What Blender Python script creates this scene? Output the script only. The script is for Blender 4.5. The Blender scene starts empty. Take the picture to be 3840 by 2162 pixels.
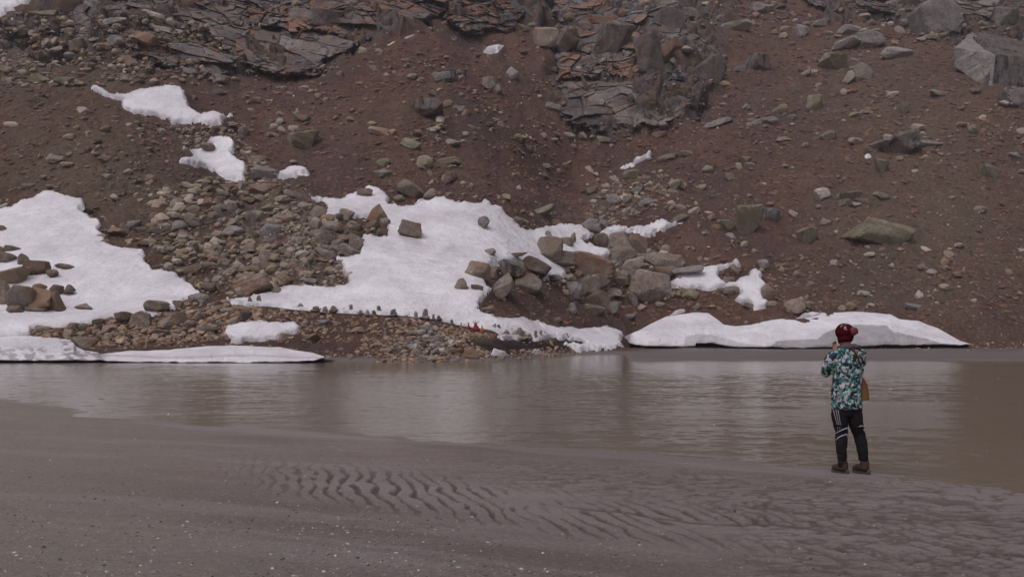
import bpy, math, random
import numpy as np
from mathutils import Vector, Matrix
R = math.radians
sc = bpy.context.scene
# ------------------------------------------------------------------ camera, sky, sun, exposure
F = 3325.0; CX = 1920.0; HY = 1258.0; CAMZ = 1.6      # focal length and horizon in photograph pixels
cam_d = bpy.data.cameras.new('camera'); cam = bpy.data.objects.new('camera', cam_d)
sc.collection.objects.link(cam); sc.camera = cam
cam.location = (0, 0, CAMZ); cam.rotation_euler = (R(90), 0, 0)
cam_d.sensor_width = 36; cam_d.lens = 36 * F / 3840
cam_d.shift_y = (HY - 1081) / 3840; cam_d.clip_start = 0.1; cam_d.clip_end = 2000
world = bpy.data.worlds.new('World'); sc.world = world; world.use_nodes = True
nt = world.node_tree; nt.nodes.clear()
sky = nt.nodes.new('ShaderNodeTexSky'); sky.sky_type = 'NISHITA'; sky.sun_disc = False
SUN_EL, SUN_ROT = R(58), R(215)
sky.sun_elevation = SUN_EL; sky.sun_rotation = SUN_ROT
sky.air_density = 1.0; sky.dust_density = 6.0; sky.ozone_density = 1.0
hs = nt.nodes.new('ShaderNodeHueSaturation'); hs.inputs['Saturation'].default_value = 0.22
tint = nt.nodes.new('ShaderNodeMix'); tint.data_type = 'RGBA'; tint.blend_type = 'MULTIPLY'
tint.inputs['Factor'].default_value = 1; tint.inputs['B'].default_value = (1.01, 0.955, 1.045, 1)
bg = nt.nodes.new('ShaderNodeBackground'); bg.inputs['Strength'].default_value = 0.125
wo = nt.nodes.new('ShaderNodeOutputWorld')
nt.links.new(sky.outputs[0], hs.inputs['Color']); nt.links.new(hs.outputs[0], tint.inputs['A'])
nt.links.new(tint.outputs['Result'], bg.inputs[0]); nt.links.new(bg.outputs[0], wo.inputs[0])
sl = bpy.data.lights.new('overcast_sun', 'SUN'); sl.energy = 0.85; sl.angle = R(60); sl.color = (1, 0.96, 0.93)
so = bpy.data.objects.new('overcast_sun', sl); sc.collection.objects.link(so)
sd = Vector((math.sin(SUN_ROT) * math.cos(SUN_EL), math.cos(SUN_ROT) * math.cos(SUN_EL), math.sin(SUN_EL)))
so.rotation_euler = sd.to_track_quat('Z', 'Y').to_euler()
sc.view_settings.view_transform = 'Standard'; sc.view_settings.look = 'None'
sc.view_settings.exposure = 0.0; sc.view_settings.gamma = 1.0
EXPOSURE = -0.42
sc.view_settings.exposure = EXPOSURE
# ------------------------------------------------------------------ helpers
rng = np.random.default_rng(7)
col = sc.collection
SNOWED = []
ZO = {1: (0, 0), 2: (950, 0), 3: (1900, 0), 4: (2840, 0), 5: (0, 680), 6: (900, 680), 7: (1700, 680), 8: (2600, 680)}
ZS = 2.071
def zp(z, x, y):
    return ZO[z][0] + x / ZS, ZO[z][1] + y / ZS

def hash2(ix, iy, s):
    n = (ix.astype(np.int64) * 374761393 + iy.astype(np.int64) * 668265263 + s * 974634777) & 0xffffffff
    n = ((n ^ (n >> 13)) * 1274126177) & 0xffffffff
    n = (n ^ (n >> 16)) & 0xffffff
    return n / float(0xffffff)
def vnoise(x, y, s=0):
    ix = np.floor(x); iy = np.floor(y); fx = x - ix; fy = y - iy
    fx = fx * fx * fx * (fx * (fx * 6 - 15) + 10); fy = fy * fy * fy * (fy * (fy * 6 - 15) + 10)
    a = hash2(ix, iy, s); b = hash2(ix + 1, iy, s); c = hash2(ix, iy + 1, s); d = hash2(ix + 1, iy + 1, s)
    return (a + (b - a) * fx) * (1 - fy) + (c + (d - c) * fx) * fy - 0.5
def fbm(x, y, o=4, s=0, g=0.5):
    r = 0; a = 1.0; n = 0
    for k in range(o):
        c, t = math.cos(k * 1.1 + .4), math.sin(k * 1.1 + .4)
        r = r + a * vnoise((x * c - y * t) * 2 ** k, (x * t + y * c) * 2 ** k, s + k * 17); n += a; a *= g
    return r * 2 / n
def blocks(x, y, s=0, tilt=0.5):
    """faceted cells: each cell is a tilted plane; returns height and crack distance"""
    ix = np.floor(x); iy = np.floor(y)
    best = np.full(x.shape, 9.0); sec = np.full(x.shape, 9.0); h = np.zeros(x.shape)
    for dx in (-1, 0, 1):
        for dy in (-1, 0, 1):
            cx_ = ix + dx; cy_ = iy + dy
            px_ = cx_ + hash2(cx_, cy_, s); py_ = cy_ + hash2(cx_, cy_, s + 1)
            ddx = x - px_; ddy = y - py_
            d = np.sqrt(ddx ** 2 + ddy ** 2)
            hh = hash2(cx_, cy_, s + 2) - .5 + tilt * (ddx * (hash2(cx_, cy_, s + 3) - .5) * 2 + ddy * (hash2(cx_, cy_, s + 4) - .5) * 2)
            m = d < best
            sec = np.where(m, best, np.minimum(sec, d)); h = np.where(m, hh, h); best = np.where(m, d, best)
    return h, sec - best
def sstep(a, b, x):
    t = np.clip((x - a) / (b - a), 0, 1); return t * t * (3 - 2 * t)
def inpoly(px, py, poly):
    p = np.asarray(poly, float); r = np.zeros(px.shape, bool); j = len(p) - 1
    for i in range(len(p)):
        xi, yi = p[i]; xj, yj = p[j]
        if yi != yj:
            r ^= ((yi > py) != (yj > py)) & (px < (xj - xi) * (py - yi) / (yj - yi) + xi)
        j = i
    return r
def sdist(px, py, poly):
    p = np.asarray(poly, float); best = np.full(px.shape, 1e9)
    for i in range(len(p)):
        a = p[i - 1]; b = p[i]; ab = b - a; L = max(ab @ ab, 1e-9)
        t = np.clip(((px - a[0]) * ab[0] + (py - a[1]) * ab[1]) / L, 0, 1)
        best = np.minimum(best, np.hypot(px - a[0] - t * ab[0], py - a[1] - t * ab[1]))
    return np.where(inpoly(px, py, p), best, -best)

def grid_faces(nr, nc, mask=None):
    i = np.arange(nr * nc).reshape(nr, nc)
    f = np.stack([i[:-1, :-1], i[:-1, 1:], i[1:, 1:], i[1:, :-1]], -1)
    if mask is not None:
        m = mask[:-1, :-1] & mask[:-1, 1:] & mask[1:, 1:] & mask[1:, :-1]
        return f[m]
    return f.reshape(-1, 4)
def np_mesh(name, verts, faces, smooth=False, attrs=None, compact=False):
    verts = np.asarray(verts, np.float32).reshape(-1, 3); faces = np.asarray(faces, np.int32)
    if compact:
        u, inv = np.unique(faces.ravel(), return_inverse=True)
        verts = verts[u]; faces = inv.reshape(faces.shape).astype(np.int32)
        if attrs: attrs = {k: np.asarray(v).reshape(len(np.asarray(v)), -1)[u].squeeze() for k, v in attrs.items()}
    k = faces.shape[1]
    me = bpy.data.meshes.new(name)
    me.vertices.add(len(verts)); me.vertices.foreach_set('co', verts.ravel())
    me.loops.add(faces.size); me.loops.foreach_set('vertex_index', faces.ravel())
    me.polygons.add(len(faces)); me.polygons.foreach_set('loop_start', np.arange(0, faces.size, k, dtype=np.int32))
    me.polygons.foreach_set('use_smooth', np.full(len(faces), smooth, bool))
    me.update(calc_edges=True)
    for n, v in (attrs or {}).items():
        v = np.asarray(v, np.float32)
        if v.ndim == 1:
            a = me.attributes.new(n, 'FLOAT', 'POINT'); a.data.foreach_set('value', v)
        else:
            a = me.attributes.new(n, 'FLOAT_COLOR', 'POINT')
            a.data.foreach_set('color', np.concatenate([v, np.ones((len(v), 1), np.float32)], 1).ravel())
    return me
def link(name, me, mat=None, parent=None, loc=None):
    o = bpy.data.objects.new(name, me); col.objects.link(o)
    if mat is not None and me is not None: me.materials.append(mat)
    if parent is not None: o.parent = parent
    if loc is not None: o.location = loc
    return o
def tag(o, label=None, cat=None, group=None, kind=None):
    if label: o['label'] = label
    if cat: o['category'] = cat
    if group: o['group'] = group
    if kind: o['kind'] = kind
    return o

# ------------------------------------------------------------------ materials
class NB:
    def __init__(s, name):
        s.m = bpy.data.materials.new(name); s.m.use_nodes = True; s.t = s.m.node_tree
        s.b = s.t.nodes['Principled BSDF']; s.tc = s.t.nodes.new('ShaderNodeTexCoord')
    def n(s, typ, **kw):
        x = s.t.nodes.new(typ)
        for k, v in kw.items(): setattr(x, k, v)
        return x
    def L(s, a, b): s.t.links.new(a, b)
    def mapping(s, src, scale=(1, 1, 1), rot=(0, 0, 0)):
        m = s.n('ShaderNodeMapping'); s.L(src, m.inputs[0]); m.inputs['Scale'].default_value = scale; m.inputs['Rotation'].default_value = rot
        return m.outputs[0]
    def noise(s, src, scale, detail=4, rough=.6, dist=0):
        x = s.n('ShaderNodeTexNoise'); s.L(src, x.inputs['Vector']); x.inputs['Scale'].default_value = scale
        x.inputs['Detail'].default_value = detail; x.inputs['Roughness'].default_value = rough; x.inputs['Distortion'].default_value = dist
        return x.outputs['Fac']
    def vor(s, src, scale, out='Distance', feat='F1', rnd=1):
        x = s.n('ShaderNodeTexVoronoi', feature=feat); s.L(src, x.inputs['Vector']); x.inputs['Scale'].default_value = scale
        x.inputs['Randomness'].default_value = rnd
        return x.outputs[out]
    def ramp(s, fac, stops, interp='LINEAR'):
        x = s.n('ShaderNodeValToRGB'); s.L(fac, x.inputs[0]); e = x.color_ramp; e.interpolation = interp
        while len(e.elements) < len(stops): e.elements.new(0.5)
        for el, (p, c) in zip(e.elements, stops):
            el.position = p; el.color = (c[0], c[1], c[2], 1) if isinstance(c, tuple) else (c, c, c, 1)
        return x.outputs[0]
    def mix(s, fac, a, b, mode='MIX'):
        x = s.n('ShaderNodeMix', data_type='RGBA', blend_type=mode)
        for v, k in ((fac, 'Factor'), (a, 'A'), (b, 'B')):
            if isinstance(v, tuple): x.inputs[k].default_value = (*v[:3], 1)
            elif isinstance(v, (int, float)): x.inputs[k].default_value = v
            else: s.L(v, x.inputs[k])
        return x.outputs['Result']
    def math(s, op, a, b=0.0, clamp=False):
        x = s.n('ShaderNodeMath', operation=op, use_clamp=clamp)
        for v, k in ((a, 0), (b, 1)):
            if isinstance(v, (int, float)): x.inputs[k].default_value = v
            else: s.L(v, x.inputs[k])
        return x.outputs[0]
    def attr(s, name, out='Fac'):
        x = s.n('ShaderNodeAttribute'); x.attribute_name = name; return x.outputs[out]
    def bump(s, h, strength=.5, dist=.1, prev=None):
        x = s.n('ShaderNodeBump'); s.L(h, x.inputs['Height']); x.inputs['Strength'].default_value = strength; x.inputs['Distance'].default_value = dist
        if prev is not None: s.L(prev, x.inputs['Normal'])
        return x.outputs[0]
    def done(s, color=None, rough=.9, normal=None, spec=.3):
        if color is not None:
            if isinstance(color, tuple): s.b.inputs['Base Color'].default_value = (*color[:3], 1)
            else: s.L(color, s.b.inputs['Base Color'])
        if isinstance(rough, (int, float)): s.b.inputs['Roughness'].default_value = rough
        else: s.L(rough, s.b.inputs['Roughness'])
        s.b.inputs['Specular IOR Level'].default_value = spec
        if normal is not None: s.L(normal, s.b.inputs['Normal'])
        return s.m

def rock_color(b, P, base, alt, stain, st_amt, black=0.0, rnd=None):
    c = b.mix(b.ramp(b.noise(P, .55, 5, .65), [(.38, 0.), (.64, 1.)]), base, alt)
    c = b.mix(b.ramp(b.noise(P, 2.6, 6, .7), [(.25, .6), (.75, 1.3)]), c, c) if False else c
    v = b.ramp(b.noise(P, 2.4, 9, .78), [(.28, .45), (.5, 1.0), (.72, 1.5)])
    c = b.mix(1.0, c, v, 'MULTIPLY')
    if st_amt > 0:
        f = b.ramp(b.noise(b.mapping(P, (1, 1, .6)), .33, 4, .55, .6), [(.56 - st_amt * .18, 0.), (.66 - st_amt * .12, 1.)])
        c = b.mix(b.math('MULTIPLY', f, .8), c, stain)
    if black > 0:
        f = b.ramp(b.noise(b.mapping(P, (1.1, 1.1, .22)), .7, 5, .65, .5), [(.60 - black * .12, 0.), (.68 - black * .1, 1.)])
        c = b.mix(b.math('MULTIPLY', f, .85), c, (.018, .018, .02))
    if rnd is not None:
        c = b.mix(1.0, c, rnd, 'MULTIPLY')
    return c
def rock_bump(b, P, k=1.0):
    cr = b.ramp(b.vor(b.mapping(P, (1, 1, 1.7), (.4, .3, 0)), .9, 'Distance', 'DISTANCE_TO_EDGE'), [(0, 0.), (.035, 1.)])
    h = b.math('ADD', b.math('MULTIPLY', cr, .10), b.noise(P, 4.5, 7, .68))
    return b.bump(h, .8, .22 * k)
def rock_mat(name, base, alt, stain=(.25, .11, .05), st=0.0, black=0.0):
    b = NB(name); g = b.n('ShaderNodeNewGeometry'); P = g.outputs['Position']
    oi = b.n('ShaderNodeObjectInfo'); rn = b.ramp(oi.outputs['Random'], [(0, (.80, .79, .79)), (.5, (1., .99, .98)), (1, (1.22, 1.2, 1.17))])
    return b.done(rock_color(b, P, base, alt, stain, st, black, rn), .88, rock_bump(b, P), .25)
M = {
 'g': rock_mat('grey_granite', (0.181, 0.169, 0.161), (0.269, 0.247, 0.230)),
 't': rock_mat('tan_granite', (0.195, 0.161, 0.132), (0.289, 0.245, 0.204), (0.215, 0.152, 0.103), .2),
 'o': rock_mat('rust_stained_granite', (0.208, 0.166, 0.136), (0.269, 0.218, 0.178), (0.229, 0.132, 0.080), .8),
 'l': rock_mat('lichen_granite', (0.195, 0.174, 0.127), (0.262, 0.236, 0.178), (0.181, 0.166, 0.101), .5),
 'd': rock_mat('dark_streaked_granite', (0.115, 0.106, 0.101), (0.174, 0.161, 0.148), (0.149, 0.099, 0.071), .3, .7),
 'w': rock_mat('pale_granite', (0.363, 0.330, 0.302), (0.470, 0.423, 0.386)),
 'c': rock_mat('crag_granite', (0.124, 0.114, 0.110), (0.208, 0.189, 0.174), (0.222, 0.125, 0.077), .45, .35),
 'k': rock_mat('rust_and_black_cliff', (0.135, 0.116, 0.105), (0.208, 0.185, 0.167), (0.255, 0.139, 0.077), .5, 1.0),
 'n': rock_mat('brown_weathered_granite', (0.145, 0.116, 0.094), (0.215, 0.176, 0.142), (0.174, 0.113, 0.071), .4),
}
# ground of the hillside
b = NB('hillside_ground'); P = b.n('ShaderNodeNewGeometry').outputs['Position']
c = b.mix(b.ramp(b.noise(P, .16, 5, .62), [(.36, 0.), (.66, 1.)]), (.098, .049, .038), (.146, .080, .057))
c = b.mix(b.ramp(b.noise(P, .9, 6, .7), [(.42, 0.), (.72, .85)]), c, (.175, .118, .080))
c = b.mix(b.ramp(b.noise(P, .45, 6, .7, .4), [(.50, 0.), (.72, .85)]), c, (.062, .036, .033))
ol = b.math('MULTIPLY', b.attr('olive'), b.ramp(b.noise(P, .35, 5, .7), [(.3, .25), (.62, 1.)]))
c = b.mix(b.ramp(b.noise(P, .055, 5, .6, .5), [(.45, 0.), (.62, .75)]), c, (.085, .060, .054))
c = b.mix(b.ramp(b.noise(b.mapping(P, (1, .6, 1), (0, 0, .5)), .11, 6, .65, .8), [(.50, 0.), (.66, .45)]), c, (.155, .100, .070))
c = b.mix(ol, c, (.150, .124, .084))
c = b.mix(b.attr('turf'), c, (.040, .026, .022))
c = b.mix(b.attr('gravel'), c, b.ramp(b.vor(P, 2.2, 'Color'), [(.2, (.085, .06, .048)), (.8, (.21, .17, .14))]))
rk = rock_color(b, P, (.088, .08, .078), (.145, .13, .122), (.15, .085, .05), .5, .6)
c = b.mix(b.math('MULTIPLY', b.attr('rock'), b.ramp(b.noise(P, .5, 5, .7), [(.3, .55), (.5, 1.)])), c, rk)
c = b.mix(1.0, c, b.ramp(b.noise(P, 3.0, 8, .85), [(.28, .42), (.5, 1.), (.72, 1.75)]), 'MULTIPLY')
spk = b.ramp(b.vor(P, 3.2), [(.10, 1.), (.17, 0.)]); spm = b.ramp(b.noise(P, .5, 3, .6), [(.40, 0.), (.55, 1.)])
c = b.mix(b.math('MULTIPLY', spk, b.math('MULTIPLY', spm, .9)), c, (.21, .185, .16))
mudc = b.mix(b.noise(b.mapping(P, (.08, .6, 1)), 1.0, 5, .6), (.115, .10, .095), (.16, .142, .135))
c = b.mix(b.attr('mud'), c, mudc)
h = b.math('ADD', b.noise(P, 2.2, 8, .75), b.math('MULTIPLY', b.noise(P, 9, 3, .7), .35))
M_HILL = b.done(c, b.ramp(b.attr('mud'), [(0, .95), (1, .5)]), b.bump(b.math('MULTIPLY', h, b.ramp(b.attr('mud'), [(0, 1.), (1, .08)])), 1.0, .45), .2)
# snow
b = NB('old_snow'); P = b.n('ShaderNodeNewGeometry').outputs['Position']
c = b.mix(b.ramp(b.noise(P, .22, 7, .7), [(.38, 0.), (.66, 1.)]), (.81, .80, .82), (.60, .575, .59))
c = b.mix(b.math('MULTIPLY', b.ramp(b.noise(P, 1.6, 8, .8), [(.54, 0.), (.68, 1.)]), .5), c, (.42, .375, .35))
spk = b.math('MULTIPLY', b.ramp(b.vor(P, 2.3), [(.05, 1.), (.10, 0.)]), b.ramp(b.noise(P, .35, 4, .6), [(.5, 0.), (.62, .8)]))
c = b.mix(spk, c, (.16, .13, .11))
c = b.mix(b.math('MULTIPLY', b.attr('dirt'), b.ramp(b.noise(b.mapping(P, (1, 1, 2.5)), .8, 5, .6), [(.2, .6), (.7, 1.)])), c, (.215, .205, .205))
M_SNOW = b.done(c, .7, b.bump(b.math('ADD', b.noise(P, .9, 6, .65), b.math('MULTIPLY', b.noise(P, 3, 5, .7), .25)), .9, .5), .25)
b = NB('loose_snow'); M_FLAKE = b.done((.8, .8, .82), .8)
# scattered stones: colour per stone in an attribute
b = NB('scattered_stone'); P = b.n('ShaderNodeNewGeometry').outputs['Position']
c = b.mix(1.0, b.attr('tone', 'Color'), b.ramp(b.noise(P, 6, 5, .7), [(.25, .65), (.5, 1.), (.8, 1.3)]), 'MULTIPLY')
M_STONE = b.done(c, .9, b.bump(b.noise(P, 8, 5, .7), .6, .08), .25)
b = NB('beach_pebble'); M_PEB = b.done(b.attr('tone', 'Color'), .6, None, .4)
# water
b = NB('silty_water'); P = b.n('ShaderNodeNewGeometry').outputs['Position']
wc = b.mix(b.noise(b.mapping(P, (.06, .3, 1)), 1.0, 4, .6), (.134, .110, .082), (.170, .142, .106))
w1 = b.noise(b.mapping(P, (1.9, 3.4, 1), (0, 0, .3)), 1.0, 4, .6)
w2 = b.noise(b.mapping(P, (8.5, 11, 1), (0, 0, -.25)), 1.0, 4, .7)
w3 = b.noise(b.mapping(P, (.07, .25, 1)), 1.0, 3, .5)
hh = b.math('ADD', b.math('MULTIPLY', w1, .55), b.math('MULTIPLY', w2, .9))
hh = b.math('MULTIPLY', hh, b.ramp(w3, [(.38, .3), (.62, 1.5)]))
M_WATER = b.done(wc, .06, b.bump(w2, .5, .012), .42)
b.b.inputs['IOR'].default_value = 1.33
# sand
b = NB('river_sand'); P = b.n('ShaderNodeNewGeometry').outputs['Position']
c = b.mix(b.ramp(b.noise(b.mapping(P, (.5, 1.2, 1), (0, 0, .2)), .9, 6, .65), [(.35, 0.), (.68, 1.)]), (.196, .154, .142), (.255, .208, .192))
c = b.mix(b.attr('wet'), c, (.082, .058, .050))
c = b.mix(b.ramp(b.noise(b.mapping(P, (1.6, 4.5, 1), (0, 0, .25)), 1.0, 8, .75), [(.42, 0.), (.62, .6)]), c, (.150, .115, .105))
c = b.mix(b.attr('warm'), c, (.235, .20, .165))
c = b.mix(b.attr('silt'), c, (.250, .212, .205))
c = b.mix(1.0, c, b.ramp(b.noise(P, 22, 8, .85), [(.3, .6), (.5, 1.), (.7, 1.5)]), 'MULTIPLY')
c = b.mix(b.math('MULTIPLY', b.ramp(b.vor(P, 42), [(.14, 1.), (.2, 0.)]), b.ramp(b.noise(P, 1.7, 4, .6), [(.45, 0.), (.6, .5)])), c, b.ramp(b.vor(P, 42, 'Color'), [(.3, (.05, .045, .045)), (.75, (.3, .27, .24))]))
h = b.math('ADD', b.noise(P, 26, 7, .8), b.math('MULTIPLY', b.noise(b.mapping(P, (3, 9, 1), (0, 0, .3)), 1.0, 5, .65), 1.3))
M_SAND = b.done(c, b.ramp(b.attr('silt'), [(0, .62), (1, .38)]), b.bump(h, .9, .03), .4)

# ------------------------------------------------------------------ snow outlines (photograph pixels)
def poly(z, pts, extra=None):
    r = [zp(z, *p) for p in pts]
    return r
SNOW = {}
SNOW['corner'] = (poly(1, [(-160, -160), (300, -160), (262, -6), (190, 35), (100, 55), (115, 85), (50, 105), (0, 135), (-160, 200)]), .8,
  'white snow patch cut off by the top left corner above the slabs')
SNOW['gully'] = (poly(1, [(680,680),(760,690),(850,725),(940,740),(1050,720),(1170,690),(1290,668),(1400,680),(1440,730),(1440,770),(1470,800),(1480,840),(1560,885),(1660,885),(1805,895),(1730,930),(1710,960),(1640,970),(1540,945),(1430,960),(1340,975),(1300,935),(1210,905),(1140,910),(1050,885),(960,855),(935,820),(960,790),(870,775),(800,740),(720,700)]), 1.0,
  'wing shaped white snow patch high in the left gully under the dark slabs')
SNOW['gully2'] = (poly(1, [(1640,1070),(1720,1065),(1790,1080),(1835,1110),(1820,1160),(1795,1200),(1840,1240),(1895,1280),(1910,1330),(1900,1395),(1840,1405),(1750,1385),(1690,1350),(1600,1310),(1480,1290),(1400,1255),(1440,1235),(1510,1220),(1460,1170),(1430,1145),(1500,1155),(1560,1165),(1650,1150),(1600,1105)]), .8,
  'snow patch in the left gully ending against a smooth grey boulder')
SNOW['gully3'] = (poly(2, [(200,1350),(250,1325),(310,1290),(380,1290),(430,1320),(430,1350),(380,1372),(300,1368),(250,1384),(200,1385)]), .6,
  'small rounded snow patch right beside the smooth grey boulder')
SNOW['left'] = (poly(5, [(-300,330),(-60,250),(0,235),(130,180),(350,82),(440,100),(540,120),(640,150),(650,190),(625,235),(700,280),(760,300),(780,345),(760,385),(800,430),(840,490),(900,520),(1000,520),(1110,545),(1120,580),(1100,600),(1180,680),(1250,690),(1350,720),(1450,780),(1520,840),(1550,860),(1600,900),(1440,930),(1350,990),(1200,1040),(1000,1070),(850,1090),(700,1120),(520,1140),(350,1140),(240,1150),(230,1200),(100,1230),(-300,1230)]), 1.0,
  'broad triangular snowfield on the left slope with dark boulders poking through')
_c = [(-110,905),(0,905),(200,880),(360,820),(450,810),(580,810),(640,830),(690,840),(760,830),(850,800),(840,750),(800,700),(780,640),(760,590),(880,590),(930,560),(960,500),(940,450),(1000,415),(1080,450),(1150,440),(1150,330),(1090,290),(940,290),(850,300),(640,305),(680,240),(690,190),(640,150),(590,145),(530,95),(600,130),(680,130),(780,130),(830,120),(900,90),(1000,40),(1060,60),(1110,90),(1150,130),(1160,190),(1250,200),(1350,190),(1400,150),(1500,140),(1590,120),(1610,150),(1750,160),(1830,185),(1900,150),(1960,190),(2030,210)]
_d = [(420,260),(490,330),(540,375),(620,380),(740,350),(870,340),(1000,355),(1080,400),(1060,440),(1000,460),(1080,510),(1160,520),(1210,550),(1170,600),(1090,610),(980,580),(900,640),(890,720),(830,760),(700,770),(690,700),(600,700),(500,620),(300,640),(230,700),(250,780),(265,815),(300,830),(260,880),(200,930),(195,1010),(300,1040),(450,1070),(600,1080),(800,1130),(950,1150),(1080,1145),(1180,1135),(1290,1160),(1340,1190),(1280,1240),(1310,1275),(1200,1318),(1100,1305),(980,1322),(900,1295),(860,1260),(1020,1260),(940,1235),(800,1225),(600,1225),(430,1215),(300,1190),(150,1180)]
_e = [(1900,1190),(1750,1150),(1500,1090),(1300,1070),(1000,1055),(700,1040),(400,1010),(200,985),(0,975),(-110,950)]
SNOW['fan'] = (poly(6, _c) + poly(7, _d) + poly(6, _e), 1.1, 'largest snow fan spreading down the middle of the slope behind the cairns')
SNOW['right1'] = (poly(7, [(1150,395),(1210,350),(1300,355),(1420,360),(1500,345),(1610,305),(1680,320),(1775,330),(1700,355),(1620,380),(1540,410),(1480,445),(1430,405),(1350,395),(1240,445),(1220,405)]), .5,
  'narrow ragged snow strip just above the boulder pile right of the fan')
SNOW['right2'] = (poly(8, [(-230,815),(-134,760),(-144,715),(36,700),(80,675),(200,650),(290,640),(330,600),(372,652),(340,668),(300,652),(200,690),(190,740),(250,792),(320,790),(360,750),(430,740),(430,700),(480,678),(530,715),(520,760),(565,800),(530,860),(545,920),(587,940),(560,985),(470,992),(430,950),(370,950),(320,920),(370,870),(330,830),(250,810),(150,850),(60,840),(0,830),(-100,832)]), .7,
  'branching snow patch right of the boulder pile with a lobe hanging down')
SNOW['bit1'] = (poly(2, [(1785,402),(1830,368),(1942,352),(1905,400),(1850,415)]), .5, 'tiny snow patch on the upper slope beside the rusty cliff foot')
SNOW['bit2'] = (poly(3, [(880,1305),(950,1263),(1050,1222),(1115,1186),(1100,1218),(1000,1283),(925,1313)]), .5, 'thin slanting snow sliver alone on the brown slope below the crag')
SNOW['bit3'] = (poly(7, [(290,1345),(310,1302),(350,1315),(435,1347),(380,1358)]), .35, 'small snow wedge at the far waterline in front of the turf bank')
SNOW['bit4'] = (poly(7, [(608,1328),(625,1312),(670,1312),(688,1326),(660,1336)]), .3, 'smallest oval snow lump at the far waterline')
SNOW['bit5'] = (poly(2, [(1038,352),(1100,322),(1108,328),(1050,358)]), .3, 'lower of two thin snow lines under the black cliff')
SNOW['bit6'] = (poly(2, [(1168,298),(1250,268),(1258,274),(1180,304)]), .3, 'upper of two thin snow lines under the black cliff')
SNOW['bit7'] = (poly(8, [(800,1062),(860,1030),(930,1022),(1010,1030),(950,1068),(880,1072)]), .4, 'flat snow scrap lying along the top of the long river snowbank')
SNOW['bit8'] = (poly(7, [(1688,1028),(1750,1000),(1802,996),(1790,1014),(1705,1032)]), .3, 'small snow scrap just above the hump of the river snowbank')
SNOW['bit9'] = (poly(4, [(832,1212),(862,1202),(892,1214),(880,1228),(845,1228)]), .3, 'tiny bright snow spot under the dark flat boulder on the right slope')
SNOW['bar'] = (poly(6, [(-130,1190),(-90,1130),(0,1100),(150,1095),(300,1095),(440,1100),(475,1140),(420,1185),(350,1195),(300,1232),(150,1242),(-60,1248)]), .45,
  'flat snow patch lying on the front of the stone bar')
SNOW['turf'] = (poly(7, [(345,1212),(400,1200),(480,1203),(600,1206),(600,1222),(480,1226),(380,1228)]), .3, 'narrow snow strip on the turf terrace among the right cairns')
# column strips with an undercut lower edge: (px, top, bottom)
_l = lambda z, p: [zp(z, *q) for q in p]
TOP12 = _l(7, [(1330,1200),(1450,1150),(1560,1090),(1650,1050),(1750,1030),(1900,1015),(1980,1020),(2050,1070),(2100,1110),(2190,1125),(2300,1112)]) + _l(8, [(600,1075),(750,1060),(860,1055),(920,1035),(1000,1017),(1300,1012),(1530,1030),(1600,1070),(1750,1085),(1900,1140),(2071,1235),(2160,1262)])
BOT12 = _l(7, [(1330,1245),(1420,1278),(1600,1290),(1880,1285)]) + _l(8, [(0,1262),(150,1262),(320,1290),(600,1293),(900,1300),(1200,1288),(1500,1278),(1900,1275),(2160,1272)])
TOP6 = _l(5, [(-300,1200),(-60,1195),(100,1190),(300,1200),(480,1218),(572,1230),(590,1280),(660,1315),(760,1325),(815,1372)])
BOT6 = _l(5, [(-300,1387),(0,1387),(430,1387),(600,1388),(815,1386)])
TOP7 = _l(5, [(400,1368),(560,1330),(700,1345),(870,1330),(1000,1315),(1300,1310),(1450,1290),(1700,1275),(1864,1275),(2160,1280),(2204,1290),(2424,1325),(2519,1358)])
BOT7 = _l(5, [(400,1386),(820,1390),(1000,1397),(1400,1400),(1864,1402),(2264,1398),(2430,1385),(2519,1366)])

# ------------------------------------------------------------------ hillside terrain
NC, NR = 1000, 900
pxs = np.linspace(-760, 4600, NC); Ds = 46 * (262 / 46) ** np.linspace(0, 1, NR)
up_l = [(76,7.3),(83,10.5),(97,17.9),(112,27),(128,38.6),(146,52),(156,61),(178,84),(220,124),(262,160)]
def cen(crest):
    return [(45,-2.5),(54.3,-.2),(55.5,.15),(57,.5),(59,1.0),(61,crest*.62),(63.5,crest),(65.5,crest-.15),(67.5,crest-.55),(70,crest-.1),(75,max(crest+1.2,4.6)),(82,8),(90,11.3),(98,15.1),(107,19.6),(116,24.6),(126,30.3),(136,36.7),(147,44),(158,52.5),(170,62),(183,73),(220,106),(262,140)]
RT = [(45,-1.5),(54.5,-.3),(57.4,-.05),(58,.12),(60,.14),(97,.15),(99,.3),(104,3.3),(110,6.8),(117,10.7),(124,15),(132,19.8),(140,25),(149,31),(158,37.6),(168,45),(179,53),(191,62),(204,72.6),(218,85),(262,125)]
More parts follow.
